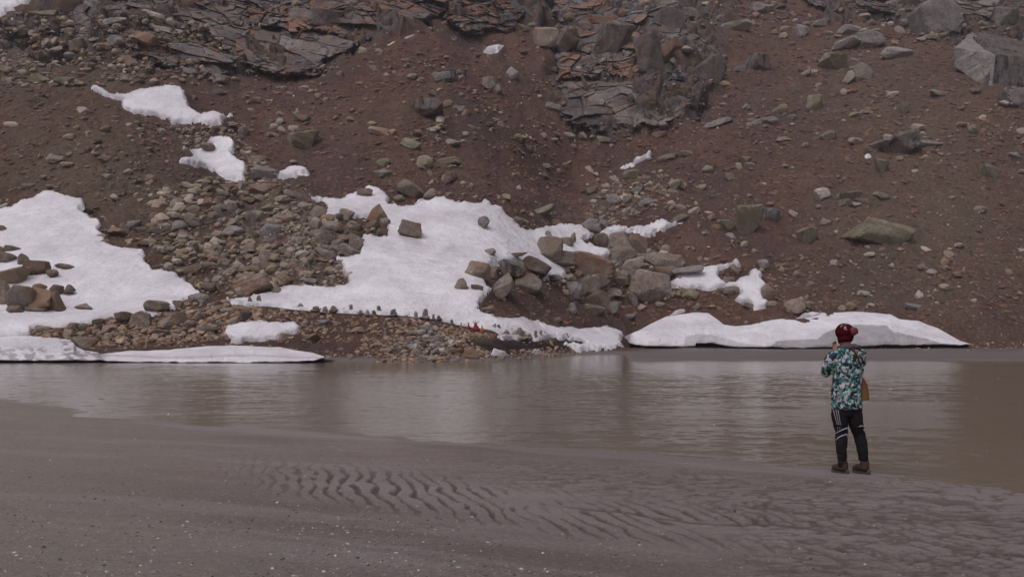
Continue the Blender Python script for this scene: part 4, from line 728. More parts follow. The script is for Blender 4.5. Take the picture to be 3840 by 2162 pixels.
def crag(label, region, dip, amp, seed, cell=(7.5, 3.6), rust=.25, soot=.35, extra=(), step=2.3, fwd=.8):
    p = np.array(region, float); x0, y0 = p.min(0) - 12; x1, y1 = p.max(0) + 12
    GX, GY = np.meshgrid(np.arange(x0, x1, step), np.arange(y0, y1, step))
    H = hit(GX.ravel(), GY.ravel(), True).reshape(*GX.shape, 3); Dm = H[..., 1]
    for _ in range(10): Dm[1:-1, 1:-1] = (Dm[1:-1, 1:-1] + Dm[:-2, 1:-1] + Dm[2:, 1:-1] + Dm[1:-1, :-2] + Dm[1:-1, 2:]) / 5
    X = (GX - CX) / F * Dm; Zz = CAMZ + (HY - GY) / F * Dm; a = R(dip)
    wn = 1.2 * fbm(X * .12, Zz * .12, 3, seed); U = X * math.cos(a) - Zz * math.sin(a) + wn; V_ = X * math.sin(a) + Zz * math.cos(a) + wn * .6
    b1, e1_ = blocks(U / cell[0], V_ / cell[1], seed, 1.1); b2, e2_ = blocks(U / cell[0] * 2.4 + 5, V_ / cell[1] * 2.2, seed + 9, 1.1); b3, e3_ = blocks(U / cell[0] * 6, V_ / cell[1] * 5, seed + 19, 1.0)
    saw = (V_ / (cell[1] * 1.7) + .8 * fbm(U * .06, V_ * .03, 3, seed + 4)) % 1.0
    rel = amp * (1.9 * b1 + .85 * b2 + .22 * b3 + .6 * (1 - saw) - .8 * (1 - sstep(0, .08, e1_)) - .22 * (1 - sstep(0, .10, e2_)) + .30 * fbm(X * .9, Zz * .9, 5, seed, .6))
    s_ = sdist(GX, GY, p) + 34 * fbm(GX * .016, GY * .024, 5, seed + 2) + 7 * np.round(2 * b2) * .5
    rel = (rel + fwd) * sstep(-2, 16, s_) - 1.6 * (1 - sstep(-10, 6, s_))
    D = Dm - rel
    W = np.stack([(GX - CX) / F * D, D, CAMZ + (HY - GY) / F * D], -1)
    # true relief: push mostly towards the valley and slightly up, so that it reads from the side as well
    cx_, cy_ = np.floor(U / cell[0]), np.floor(V_ / cell[1])
    tv = np.clip(.5 + .55 * b1 + .5 * b2, 0, 1); hb = (b1 * 7.3 + .5) % 1.0
    ru = sstep(1 - rust, 1 - rust + .06, fbm(U * .09, V_ * .14, 3, seed + 30) * .8 + .45 + .4 * b1); so_ = sstep(1 - soot, 1 - soot + .1, fbm(U * .07 + 9, V_ * .12, 3, seed + 31) * .8 + .5 + .35 * b2)
    keepm = s_ > -9
    f = grid_faces(*GX.shape, mask=keepm); nv = GX.size
    Vs = [W.reshape(-1, 3)]; Fs = [np.concatenate([f[:, [0, 1, 2]], f[:, [0, 2, 3]]])]; A1 = [tv.ravel()]; A2 = [ru.ravel()]; A3 = [so_.ravel()]; nb = nv
    for i, (x, y, w, h, t) in enumerate(extra):
        v, ff, cc_ = place_rock(x, y, w, h, 'bsb'[i % 3], t, seed * 31 + i, 4, .3)
        r_ = np.random.default_rng(seed * 100 + i); Vs.append(v + cc_ - [0, .8, 0]); Fs.append(ff + nb); nb += len(v)
        A1.append(np.full(len(v), r_.uniform(.35, .8))); A2.append(np.full(len(v), float(r_.uniform() < rust * .7))); A3.append(np.full(len(v), 0.25 * float(r_.uniform() < soot)))
    org = W[GX.shape[0] // 2, GX.shape[1] // 2].copy(); Vs = np.concatenate(Vs) - org
    me = np_mesh('rock_outcrop', Vs, np.concatenate(Fs), False, {'tonev': np.concatenate(A1), 'rust': np.concatenate(A2), 'soot': np.concatenate(A3)}, compact=True)
    tag(link('rock_outcrop', me, M_CLIFF, loc=tuple(org)), label, 'rock outcrop', 'rock outcrops along the top of the slope')
def zr(z, lst): return [(*zp(z, q[0], q[1]), q[2] / ZS, q[3] / ZS, q[4]) for q in lst]
crag('dark ledgy slab outcrop across the top left of the slope', [(150,-60),(960,-60),(930,90),(900,230),(820,290),(640,250),(540,200),(430,230),(330,170),(230,100)], 14, .95, 3, (7.5, 3.8), .12, .3)
crag('black and rust streaked cliff above the debris cone in the top middle', [(900,-60),(1700,-60),(1640,60),(1580,85),(1460,120),(1400,140),(1330,170),(1230,130),(1080,120),(930,95)], 24, 1.25, 5, (9, 4.5), .62, .68,
     zr(2, [(560,140,330,120,20),(420,150,260,100,14)]), fwd=1.6)
crag('smooth grey rock face below the streaked cliff left of the debris cone', [(880,110),(1000,110),(1180,125),(1330,165),(1300,190),(1200,250),(1100,275),(980,275),(880,250)], 28, .7, 8, (10, 5), .12, .3)
crag('rusty overhanging cliff at top centre right of the debris cone', [(1660,-60),(2060,-60),(1980,50),(1900,110),(1800,130),(1740,120),(1690,70)], -22, 1.2, 11, (8, 4), .65, .6, fwd=1.4)
crag('big broken grey and rust crag right of the top centre', [(2060,-60),(2520,-60),(2560,60),(2720,240),(2700,320),(2600,340),(2450,290),(2250,290),(2080,310),(2100,160)], -42, 1.1, 14, (8, 4.6), .42, .3,
     zr(3, [(1230,200,260,190,10),(820,330,280,230,8),(1110,410,200,260,-10),(1250,385,140,170,30),(470,330,190,110,-30),(760,180,230,90,-16),(1560,540,220,180,14)]), fwd=1.4)
crag('smooth grey lower face of the right hand crag', [(2120,310),(2350,290),(2520,320),(2600,390),(2520,470),(2380,490),(2200,480),(2110,420)], -22, .6, 17, (10, 5.5), .12, .12)
crag('shadowed rock ledges along the top right edge', [(2900,-60),(4000,-60),(4000,30),(3740,90),(3500,50),(3300,60),(3050,20)], 8, 1.0, 19, (7, 3.5), .15, .3)

# ------------------------------------------------------------------ small scattered stones (uncountable)
TON = np.array([(.19, .172, .155), (.22, .192, .165), (.15, .132, .118), (.20, .188, .18), (.19, .172, .125), (.30, .28, .255), (.19, .14, .105), (.13, .105, .088), (.24, .22, .20)])
TON = TON * np.array([1.18, 1.07, .94])
LIB = {s: [rock_verts(900 + s * 40 + k, s, 'bbsbqbs'[k % 7], 95.) for k in range(14)] for s in (1, 2)}
def scatter(name, label, cat, pts, size, mat, flat=.7, rockseed=0, tones=TON, hi=6.5, lean=0.0, tiltn=.35):
    cl, sl_ = math.cos(lean), math.sin(lean)
    r = np.random.default_rng(rockseed); n = len(pts); V = []; Fc = []; T = []; nb = 0
    for i in range(n):
        P0 = pts[i]; s = size[i]; sub = 2 if (s / P0[1] * F) > hi else 1
        v, f = LIB[sub][r.integers(14)]
        v = v * (s * np.array([r.uniform(.8, 1.3), r.uniform(.7, 1.1), flat * r.uniform(.6, 1.15)]))
        v = rot_z(rot_y(v, r.normal() * tiltn), r.uniform(0, 6.28))
        if lean: v = np.stack([v[:, 0], v[:, 1] * cl - v[:, 2] * sl_, v[:, 1] * sl_ + v[:, 2] * cl], 1)
        V.append(v + P0 + np.array([0, 0, s * .04])); Fc.append(f + nb); nb += len(v)
        T.append(np.repeat((tones[r.integers(len(tones))] * r.uniform(.75, 1.25))[None], len(v), 0))
    me = np_mesh(name, np.concatenate(V), np.concatenate(Fc), False, {'tone': np.concatenate(T)})
    return tag(link(name, me, mat), label, cat, None, 'stuff')
def rand_in(region, n, r):
    p = np.array(region); out = []
    x = r.uniform(p[:, 0].min(), p[:, 0].max(), n * 4); y = r.uniform(p[:, 1].min(), p[:, 1].max(), n * 4)
    m = inpoly(x, y, p); return x[m][:n], y[m][:n]
r = np.random.default_rng(33)
snowpolys = [np.array(p_) for k, (p_, _, _) in SNOW.items()]
def free(x, y, mrg=2):
    ok = np.ones(len(x), bool)
    for p_ in snowpolys: ok &= sdist(x, y, p_) < -mrg
    return ok
X, Y, S = [], [], []
# whole slope, sparse; clumps follow noise
x = r.uniform(-300, 4200, 17000); y = r.uniform(-120, 1170, 17000)
d = np.clip(.42 + 1.25 * fbm(x * .006, y * .009, 5, 120), .05, 1) ** 1.6; keep = r.uniform(0, 1, len(x)) < d * 1.1
x, y = x[keep], y[keep]; X.append(x); Y.append(y); S.append(3.2 + 7.5 * r.pareto(2.1, len(x)).clip(0, 4.0))
for reg, n, s0, s1 in [([(560,720),(900,640),(1180,780),(1330,900),(1310,1060),(1200,1100),(900,1130),(740,1090),(560,960)], 1500, 8, 46),
                       ([(1070,780),(1180,830),(1180,1000),(1080,1040),(1020,930)], 700, 7, 20),
                       ([(980,470),(640,480),(700,560),(820,640),(1000,760),(1090,700),(900,520)], 700, 8, 22),
                       ([(1950,940),(2500,930),(2640,1040),(2520,1110),(2300,1130),(2050,1080)], 420, 9, 26),
                       ([(1830,1010),(2000,960),(2200,930),(2480,900),(2560,1000),(2540,1100),(2400,1170),(2200,1160),(2160,1080),(1950,1060)], 230, 14, 44),
                       ([(1250,760),(1400,800),(1440,900),(1330,960),(1220,900)], 110, 12, 36),
                       ([(2180,850),(2250,700),(2480,640),(2560,700),(2420,790),(2300,850)], 350, 9, 24),
                       ([(0,50),(900,60),(880,300),(420,320),(0,330)], 1300, 8, 28),
                       ([(2600,1010),(2900,1020),(3000,1130),(2800,1160),(2560,1110)], 200, 7, 10),
                       ([(3300,1050),(4200,1060),(4200,1300),(3700,1290),(3400,1200)], 500, 5, 9),
                       ([(3300,300),(4200,300),(4200,1100),(3500,1000)], 1100, 5, 10),
                       ([(1900,260),(2700,260),(2700,560),(2000,560)], 500, 6, 12)]:
    x, y = rand_in(reg, n, r); X.append(x); Y.append(y); S.append(s0 * .6 + (s1 - s0 * .6) * r.uniform(0, 1, len(x)) ** 3.2)
X = np.concatenate(X); Y = np.concatenate(Y); S = np.concatenate(S)
ok = free(X, Y) | (free(X, Y, -11) & (r.uniform(0, 1, len(X)) < .3)); X, Y, S = X[ok], Y[ok], S[ok]
P0 = hit(X, Y); ins = ~free(X, Y, 0); P0[ins] = P0[ins] * (1 - .35 / P0[ins, 1:2]) + np.array([0, 0, CAMZ]) * (.35 / P0[ins, 1:2])
scatter('scree', 'loose grey and tan stones strewn all over the brown slope', 'scree', P0, S * 1.25 * P0[:, 1] / F, M_STONE, rockseed=1, lean=R(16))
# low heather and grass tufts
x = r.uniform(-250, 4100, 30000); y = r.uniform(-60, 1210, 30000); keep = r.uniform(0, 1, len(x)) < .55 + .9 * fbm(x * .008, y * .012, 4, 140); x, y = x[keep], y[keep]
ok = free(x, y, 6)
for q_ in ROCKZ: ok &= sdist(x, y, q_) < -10
x, y = x[ok], y[ok]; P0 = hit(x, y); ok = (P0[:, 1] > 72) & (P0[:, 2] > .8); P0 = P0[ok]; x = x[ok]
P0[:, 2] -= .03
HT = np.array([(.115, .066, .052), (.14, .085, .062), (.10, .060, .052), (.165, .115, .08), (.085, .055, .048), (.13, .105, .072), (.175, .105, .075)])
HT = (HT * .6 + np.array([.108, .064, .050]) * .4) * np.array([1.0, .92, .88])
scatter('heather', 'low reddish brown heather and dry grass tufts covering the slope', 'heather', P0, (9 + 17 * r.uniform(0, 1, len(P0)) ** 2) * P0[:, 1] / F, M_STONE, lean=R(35), tiltn=.15, flat=.24, rockseed=8, tones=HT, hi=99)
# stone bar rubble
X, Y, S = [], [], []
for reg, n, s0, s1 in [([(120,1235),(330,1200),(480,1160),(680,1130),(900,1130),(980,1160),(960,1230),(900,1270),(700,1290),(400,1300),(250,1280),(100,1262)], 1150, 11, 36),
                       ([(930,1150),(1340,1170),(1640,1200),(1900,1240),(1850,1270),(1400,1280),(1100,1290),(930,1270)], 950, 8, 24),
                       ([(1380,1270),(1750,1270),(1840,1320),(1830,1352),(1600,1362),(1400,1358),(1330,1320)], 620, 10, 24),
                       ([(1500,1230),(1960,1230),(2000,1262),(1900,1272),(1560,1262)], 560, 9, 20),
                       ([(1830,1318),(2150,1300),(2180,1330),(1840,1352)], 260, 7, 18),
                       ([(1950,1262),(2300,1275),(2280,1300),(1960,1295)], 90, 7, 14),
                       ([(240,1290),(880,1290),(1100,1300),(1350,1330),(1320,1350),(1000,1320),(600,1300),(260,1330)], 260, 7, 15),
                       ([(2400,1300),(4000,1300),(4000,1316),(2500,1313)], 260, 4, 9),
                       ([(3100,1290),(4000,1280),(4000,1312),(3100,1312)], 220, 6, 13)]:
    x, y = rand_in(reg, n, r); X.append(x); Y.append(y); S.append(s0 * .6 + (s1 - s0 * .6) * r.uniform(0, 1, len(x)) ** 1.8)
X = np.concatenate(X); Y = np.concatenate(Y); S = np.concatenate(S)
ok = free(X, Y, 0); X, Y, S = X[ok], Y[ok], S[ok]; P0 = hit(X, Y)
scatter('shore_cobbles', 'tan and brown cobbles heaped over the low stone bar at the far shore', 'cobbles', P0, S * P0[:, 1] / F, M_STONE, rockseed=2,
        tones=TON[[0, 1, 2, 3, 6, 1, 8]] * np.array([1.12, 1.02, .94]))
# listed stones beyond the individual ones join the scree
if RKS:
    pts = []; szs = []
    for (z, x, y, w, h, sh, co, tl) in RKS:
        px, py = zp(z, x, y); q = hit([px], [py + h / ZS * .3])[0]; pts.append(q); szs.append(math.sqrt(w * h) / ZS * q[1] / F)
    scatter('scree', 'slightly larger loose stones dotted between the boulders', 'scree', np.array(pts), np.array(szs), M_STONE, rockseed=3)
# beach pebbles
n = 60000; px = r.uniform(-500, 4400, n); py = 2700 - (2700 - 1600) * r.uniform(0, 1, n) ** .8
D = (CAMZ - .09) * F / (py - HY); Xw = (px - CX) / F * D
lin = np.interp(px, sx, line[0]); dd = py - lin
dens = .06 + .9 * sstep(20, 120, dd) * np.exp(-((px - 1500) / 900) ** 2) * sstep(-.25, .5, fbm(Xw * .9, D * 1.3, 4, 130)) * (1 - sstep(3000, 3600, px)) + .25 * sstep(-.1, .4, fbm(Xw * .5, D * 1.2, 3, 131)) * (py < lin) * (px < 1900) + .2 * (dd > 60) + .18 * (px < 1800)
Dwp = np.interp(px, sx, Dw); keep = (r.uniform(0, 1, n) < dens) & (D < Dwp - .4)
Xw, D = Xw[keep], D[keep]; s = .0065 + .008 * r.pareto(2.6, len(D)).clip(0, 2.8)
P0 = np.stack([Xw, D, sand_z(Xw, D) - s * .1], -1)
PT = np.array([(.15, .13, .12), (.22, .2, .18), (.06, .058, .06), (.36, .33, .30), (.10, .09, .085), (.28, .2, .13), (.33, .30, .27), (.05, .055, .055), (.17, .15, .14), (.20, .18, .17), (.08, .075, .07), (.24, .2, .17), (.12, .1, .09), (.45, .43, .40)])
scatter('pebbles', 'small white tan and dark pebbles strewn on the wet sand', 'pebbles', P0, s, M_PEB, flat=.65, rockseed=4, tones=PT, hi=9)

# ------------------------------------------------------------------ cairns and offerings on the stone bar
def cairn(z, x, ytop, h, w, kind, label, seed, mat='t'):
    """stack of stones ytop..ytop+h (zoom pixels); kind: 3/2 stones, s = single standing slab"""
    px, py = zp(z, x, ytop + h); q = hit([px], [py])[0]; k = q[1] / F / ZS; r_ = random.Random(seed)
    e = tag(bpy.data.objects.new('cairn', None), label, 'cairn', 'small stone cairns along the crest of the stone bar'); col.objects.link(e); e.location = tuple(q)
    H = h * k * 1.3; W = w * k * 1.35
    if kind == 's': spec = [('standing_stone', 'q', 1.0, 1.0), ('footing_stone', 'b', .32, 1.4)]
    elif kind == 2: spec = [('base_stone', 'b', .5, 1.1), ('top_stone', 'q', .55, .85)]
    else: spec = [('base_stone', 'b', .38, 1.15), ('middle_stone', 'b', .34, .8), ('top_stone', 'r', .40, .65)]
    zz = -.06 * H
    for i, (nm, sh, fh, fw) in enumerate(spec):
        v, f = rock_verts(seed * 7 + i, 2, sh); v = v * np.array([W * fw, W * fw * .8, H * fh * 1.12])
        v = rot_y(v, r_.uniform(-.12, .12)) + np.array([r_.uniform(-.06, .06) * W, 0, zz + H * fh / 2])
        if kind == 's' and i == 1: v[:, 1] -= W * .35; v[:, 2] += -H * fh * .5 - zz + .12 * H - H * .0 + zz
        if not (kind == 's'): zz += H * fh * .92
        link(nm, np_mesh(nm, v, f, False), M[mat], e)
    return e
CA = [(6,75,908,46,30,'s','n'),(6,147,898,52,36,'s','g'),(6,470,955,40,46,2,'g'),(6,590,975,34,60,2,'n'),(6,660,980,40,42,'s','t'),(6,725,975,44,50,2,'n'),(6,805,988,28,26,2,'t'),(6,862,970,50,34,3,'t'),
 (6,940,1005,34,34,2,'t'),(6,988,1003,36,26,'s','g'),(6,1040,1010,40,36,2,'n'),(6,1077,980,52,40,3,'g'),(6,1190,1002,46,50,3,'g'),(6,1290,1046,34,40,2,'t'),(6,1365,1018,46,30,'s','t'),(6,1436,1003,60,42,'s','g'),
 (6,1503,1040,34,22,3,'g'),(6,1545,1046,34,34,2,'n'),(6,1646,1078,30,22,'s','d'),(6,1975,1110,44,36,'s','g'),(6,2008,1122,34,30,2,'g'),
 (7,350,1122,40,30,3,'g'),(7,455,1148,38,18,'s','g'),(7,512,1150,66,50,'s','t'),(7,548,1170,50,40,'s','t'),(7,590,1188,30,30,2,'g'),(7,638,1172,44,28,3,'n'),(7,680,1166,40,24,3,'g'),(7,710,1172,40,20,'s','g'),(7,795,1156,24,20,2,'g'),(7,880,1184,28,24,2,'n'),
 (6,1130,1110,90,34,3,'n'),(7,410,1160,40,50,2,'t')]
CA.sort(key=lambda c_: zp(c_[0], c_[1], 0)[0])
for i, c_ in enumerate(CA):
    px = zp(c_[0], c_[1], 0)[0]
    where = 'left of the red cloths' if px < 1590 else 'between the red cloths' if px < 1750 else 'on the turf terrace right of the red cloths'
    grp_ = [q for q in CA if (zp(q[0], q[1], 0)[0] < 1590) == (px < 1590) and (zp(q[0], q[1], 0)[0] < 1750) == (px < 1750)]
    lab = {'s': 'upright standing stone', 2: 'two stone cairn', 3: 'tall stacked cairn'}[c_[5]] + ' ' + where + ', ' + ordn(grp_.index(c_) + 1) + ' cairn from left'
    cairn(c_[0], c_[1], c_[2], c_[3], c_[4], c_[5], lab, 500 + i, c_[6])
# offering mound of heaped stones
q0 = hit([zp(6, 1480, 1290)[0]], [zp(6, 1480, 1290)[1]])[0]
e = tag(bpy.data.objects.new('stone_mound', None), 'big heaped mound of tan and grey stones below the red and orange cloth', 'stone mound'); col.objects.link(e); e.location = tuple(q0)
rm = np.random.default_rng(71); n = 0
while n < 95:
    x = rm.uniform(1180, 1720); y = rm.uniform(1115, 1330)
    if abs(x - 1460) / 260 + (1115 - y) / 215 * -1 * 0 + 0 > min(1, (y - 1085) / 190): continue
    n += 1; px, py = zp(6, x, y); w = rm.uniform(26, 60) / ZS; h = w * rm.uniform(.5, .8)
    v, f, c = place_rock(px, py, w, h, 'bbrs'[n % 4], rm.normal() * 18, 3000 + n, 2)
    c[1] -= .5 * math.exp(-((x - 1480) / 130) ** 2); link('stone', np_mesh('stone', v, f, False), M['ttgngwt'[n % 7]], e, tuple(c - q0))
# cloth wrapped tridents
def tube(path, rad, n=8):
    """closed tube along path; rad per point: number or (rx, ry)"""
    P_ = [np.array(p_, float) for p_ in path]; V = []; m = len(P_)
    ref = np.array([0, 1.0, 0])
    for i, p_ in enumerate(P_):
        t = P_[min(i + 1, m - 1)] - P_[max(i - 1, 0)]; t = t / (np.linalg.norm(t) + 1e-9)
        u = np.cross(ref, t)
        if np.linalg.norm(u) < .2: u = np.cross(np.array([1.0, 0, 0]), t)
        u /= np.linalg.norm(u); w_ = np.cross(t, u); rr = rad[i] if not np.isscalar(rad) else rad
        rx, ry = (rr, rr) if np.isscalar(rr) else rr
        for k in range(n):
            a = 2 * math.pi * k / n; V.append(p_ + u * math.cos(a) * rx + w_ * math.sin(a) * ry)
    V = V + [P_[0], P_[-1]]; Fc = []
    for i in range(m - 1):
        for k in range(n):
            a, b_ = i * n + k, i * n + (k + 1) % n; Fc += [(a, b_, b_ + n), (a, b_ + n, a + n)]
    for k in range(n):
        Fc.append((m * n, (k + 1) % n, k)); Fc.append((m * n + 1, (m - 1) * n + k, (m - 1) * n + (k + 1) % n))
    return np.array(V), np.array(Fc)
def join(parts):
    V = []; Fc = []; nb = 0
    for v, f in parts: V.append(v); Fc.append(f + nb); nb += len(v)
    return np.concatenate(V), np.concatenate(Fc)
def cloth_mat(name, c1, c2, scale=6, rough=.85):
    b = NB(name); P = b.tc.outputs['Object']
    return b.done(b.mix(b.ramp(b.noise(P, scale, 4, .6), [(.4, 0.), (.6, 1.)]), c1, c2), rough, b.bump(b.noise(P, scale * 5, 4, .6), .4, .02), .2)
M_RED = cloth_mat('red_cloth', (.22, .03, .025), (.14, .022, .02)); M_ORA = cloth_mat('orange_cloth', (.42, .13, .04), (.3, .06, .03)); M_IRON = cloth_mat('rusty_iron', (.20, .03, .025), (.12, .03, .03))
def offering(z, x, ytop, h, w, mat, label, seed, prongs=3, skirt=1.0):
    px, py = zp(z, x, ytop + h); q = hit([px], [py])[0]; k = q[1] / F / ZS; H = h * k; W = w * k; rr = np.random.default_rng(seed)
    e = tag(bpy.data.objects.new('trident_offering', None), label, 'trident offering', 'cloth wrapped tridents standing on the stone bar'); col.objects.link(e); e.location = tuple(q)
    v, f = tube([(0, 0, -.05), (0, 0, .02 * H), (.02 * W, 0, H * .2), (0, 0, H * .42), (-.02 * W, 0, H * .6), (0, 0, H * .68)], [W * .5 * skirt, W * .46 * skirt, W * .30, W * .17, W * .12, W * .05], 16)
    v = v * (1 + .22 * fbm(v[:, 0] * 9 + seed, v[:, 2] * 3 + v[:, 1] * 9, 3, seed)[:, None] * np.array([1, 1, 0])); link('cloth_wrap', np_mesh('cloth_wrap', v, f, True), mat, e)
    ps = [tube([(0, 0, 0), (0, 0, H * .9)], .018, 6)]
    for i in range(prongs):
        d = (i - (prongs - 1) / 2) * W * .16; ps.append(tube([(0, 0, H * .62), (d, 0, H * .72), (d * 1.25, 0, H * (1.0 - .06 * abs(i - (prongs - 1) / 2)))], [.016, .016, .008], 6))
    v, f = join(ps); link('trident', np_mesh('trident', v, f, True), M_IRON, e)
offering(6, 1445, 1060, 68, 46, M_RED, 'red cloth bundle on a trident beside the tall grey standing stone', 1, 4, .8)
offering(6, 1432, 1088, 54, 34, M_ORA, 'orange cloth hanging in front of the leftmost red bundle', 2, 1, .9)
offering(6, 1776, 1088, 52, 42, M_RED, 'smaller red cloth wrapped trident left of the tallest one', 3, 3)
offering(6, 1830, 1072, 78, 74, M_RED, 'tallest red cloth wrapped trident with a spreading skirt', 4, 5, 1.1)
offering(6, 1880, 1108, 50, 40, M_ORA, 'orange cloth covered stone just right of the tallest red trident', 5, 1, 1.2)
offering(6, 1718, 1092, 46, 34, cloth_mat('faded_cloth', (.30, .12, .09), (.2, .1, .08)), 'faded reddish wrapped stone left of both red tridents', 6, 2)

# ------------------------------------------------------------------ the person at the water's edge
PD = 10.32; PXc = 3000 + 400 / 2.265
org = Vector(((PXc - CX) / F * PD, PD, .010)); KZ = 731.0
def pp(X, Y, y=0.0): return np.array([(X - 400) / KZ + .378 * y, y, (1365 - Y) / KZ])
def baked(name, parts, mat, parent, voxel=.01, smooth=6, wrinkle=0.0, wscale=9):
    v, f = join(parts); me = np_mesh(name, v, f, True); o = bpy.data.objects.new(name, me); col.objects.link(o)
    m_ = o.modifiers.new('r', 'REMESH'); m_.mode = 'VOXEL'; m_.voxel_size = voxel
    if smooth: m_ = o.modifiers.new('s', 'SMOOTH'); m_.iterations = smooth; m_.factor = .6
    dg = bpy.context.evaluated_depsgraph_get(); me2 = bpy.data.meshes.new_from_object(o.evaluated_get(dg)); bpy.data.objects.remove(o)
    n = len(me2.vertices); c = np.empty(n * 3); me2.vertices.foreach_get('co', c); c = c.reshape(-1, 3)
    if wrinkle:
        nn = np.empty(n * 3); me2.vertices.foreach_get('normal', nn); nn = nn.reshape(-1, 3)
        w_ = fbm(c[:, 0] * wscale + c[:, 1] * wscale * .6, c[:, 2] * wscale * 1.9 + c[:, 1] * 3, 3, 5); w_ = 1 - 2 * np.abs(w_)
        c = c + nn * (w_ * wrinkle)[:, None]; me2.vertices.foreach_set('co', c.ravel())
    me2.polygons.foreach_set('use_smooth', np.ones(len(me2.polygons), bool)); me2.name = name; me2.update()
    return link(name, me2, mat, parent)
def ell(c, r, yaw=0, n=3):
    d, f = ICO[n]; v = rot_z(d * np.array(r), yaw) + np.array(c); return v, f
per = tag(bpy.data.objects.new('person', None), 'person seen from behind in patterned jacket and dark red bobble hat looking over the river', 'person')
col.objects.link(per); per.location = org
b = NB('skin'); M_SKIN = b.done((.33, .18, .125), .55)
FW = np.array([-.45, .89, 0]); SD_ = np.array([.89, .45, 0]); yaw = math.atan2(.45, .89)
hc = pp(382, 200, .03)
parts = [ell(hc, (.074, .092, .115), yaw), ell(hc + FW * .035 + np.array([0, 0, -.07]), (.05, .055, .05), yaw),
         ell(hc + FW * .098 + np.array([0, 0, -.02]), (.012, .018, .022), yaw, 2), ell(hc + FW * .085 + np.array([0, 0, -.06]), (.024, .012, .008), yaw, 2),
         ell(hc + SD_ * .076 + np.array([0, 0, -.02]), (.012, .018, .032), yaw, 2), ell(hc - SD_ * .076 + np.array([0, 0, -.02]), (.012, .018, .032), yaw, 2),
         tube([hc + (0, 0, -.05), pp(400, 300, 0), pp(400, 340, 0)], [.05, .055, .07], 14)]
hl = pp(392, 850, 0)
parts += [tube([pp(400, 320), pp(398, 400), pp(395, 560), pp(393, 700), pp(393, 830), pp(393, 860)], [(.10, .07), (.155, .09), (.125, .085), (.125, .09), (.14, .1), (.08, .08)], 18)]
LK = [pp(345, 840), pp(340, 930, .01), pp(352, 1030, .02), pp(352, 1130, -.005), pp(358, 1250), pp(356, 1330)]
RK_ = [pp(458, 840), pp(470, 930, .01), pp(500, 1030, .03), pp(524, 1130), pp(540, 1240), pp(538, 1325)]
for LG in (LK, RK_): parts.append(tube(LG, [.085, .075, .055, .052, .036, .034], 14))
for LG, s_ in ((LK, -1), (RK_, 1)): parts.append(tube([LG[-1] + (.02, -.01, .0), LG[-1] + (-.02, .02, -.010), LG[-1] + (-.055, .055, -.014)], [.026, .024, .014], 10))
AL = [pp(303, 350), pp(228, 470, .02), pp(214, 515, .05), pp(262, 430, .20), pp(315, 350, .27)]
AR = [pp(510, 350), pp(520, 430, .05), pp(514, 500, .10), pp(450, 420, .26), pp(385, 350, .29)]
for A_ in (AL, AR): parts.append(tube(A_, [.05, .045, .042, .036, .026], 12))
def hand(w, d, sidev, sgn):
    d = d / np.linalg.norm(d); sidev = sidev / np.linalg.norm(sidev); up_ = np.cross(sidev, d); o_ = []
    o_.append(tube([w, w + d * .04, w + d * .085], [(.024, .02), (.038, .016), (.036, .013)], 10))
    for k, L in enumerate((.062, .072, .068, .052)):
        b0 = w + d * .08 + sidev * (.027 - .018 * k); o_.append(tube([b0, b0 + d * L * .4, b0 + d * L * .7 + up_ * .012, b0 + d * L * .85 + up_ * .03], [.0095, .009, .0085, .0065], 7))
    t0 = w + d * .03 + sidev * sgn * .028; o_.append(tube([t0, t0 + d * .03 + sidev * sgn * .02, t0 + d * .055 + sidev * sgn * .018 + up_ * .012], [.012, .0105, .008], 7)); return o_
parts += hand(AL[-1], np.array([-.25, .25, .85]), SD_, 1) + hand(AR[-1], np.array([-.15, .1, .9]), SD_, -1)
baked('body', parts, M_SKIN, per, .0065, 3)
# jacket with a splashy printed pattern
b = NB('printed_jacket_cloth'); P = b.tc.outputs['Object']
nz = b.n('ShaderNodeTexNoise'); b.L(P, nz.inputs['Vector']); nz.inputs['Scale'].default_value = 11; nz.inputs['Detail'].default_value = 4
vm = b.n('ShaderNodeVectorMath', operation='SCALE'); b.L(nz.outputs['Color'], vm.inputs[0]); vm.inputs['Scale'].default_value = .13
va = b.n('ShaderNodeVectorMath', operation='ADD'); b.L(P, va.inputs[0]); b.L(vm.outputs[0], va.inputs[1])
mp = b.mapping(va.outputs[0], (1, 1, .8), (.3, .5, .7))
vc = b.n('ShaderNodeTexVoronoi'); b.L(mp, vc.inputs['Vector']); vc.inputs['Scale'].default_value = 38
sp = b.n('ShaderNodeSeparateColor'); b.L(vc.outputs['Color'], sp.inputs[0])
cc = b.ramp(sp.outputs[0], [(0, (.018, .018, .024)), (.24, (.40, .39, .40)), (.42, (.02, .06, .11)), (.53, (.03, .17, .17)), (.66, (.16, .16, .17)), (.74, (.05, .26, .18)), (.84, (.40, .42, .40)), (.92, (.012, .014, .02))], 'CONSTANT')
M_JKT = b.done(cc, .75, b.bump(b.noise(P, 14, 4, .6), .5, .02), .25)
TJ = [(pp(415, 305), (.075, .065)), (pp(412, 322), (.125, .085)), (pp(410, 350), (.165, .105)), (pp(406, 420), (.175, .118)), (pp(402, 520), (.166, .12)), (pp(398, 600), (.160, .115)), (pp(394, 640), (.164, .12)), (pp(392, 740), (.172, .128)), (pp(392, 812), (.176, .132)), (pp(392, 822), (.168, .125))]
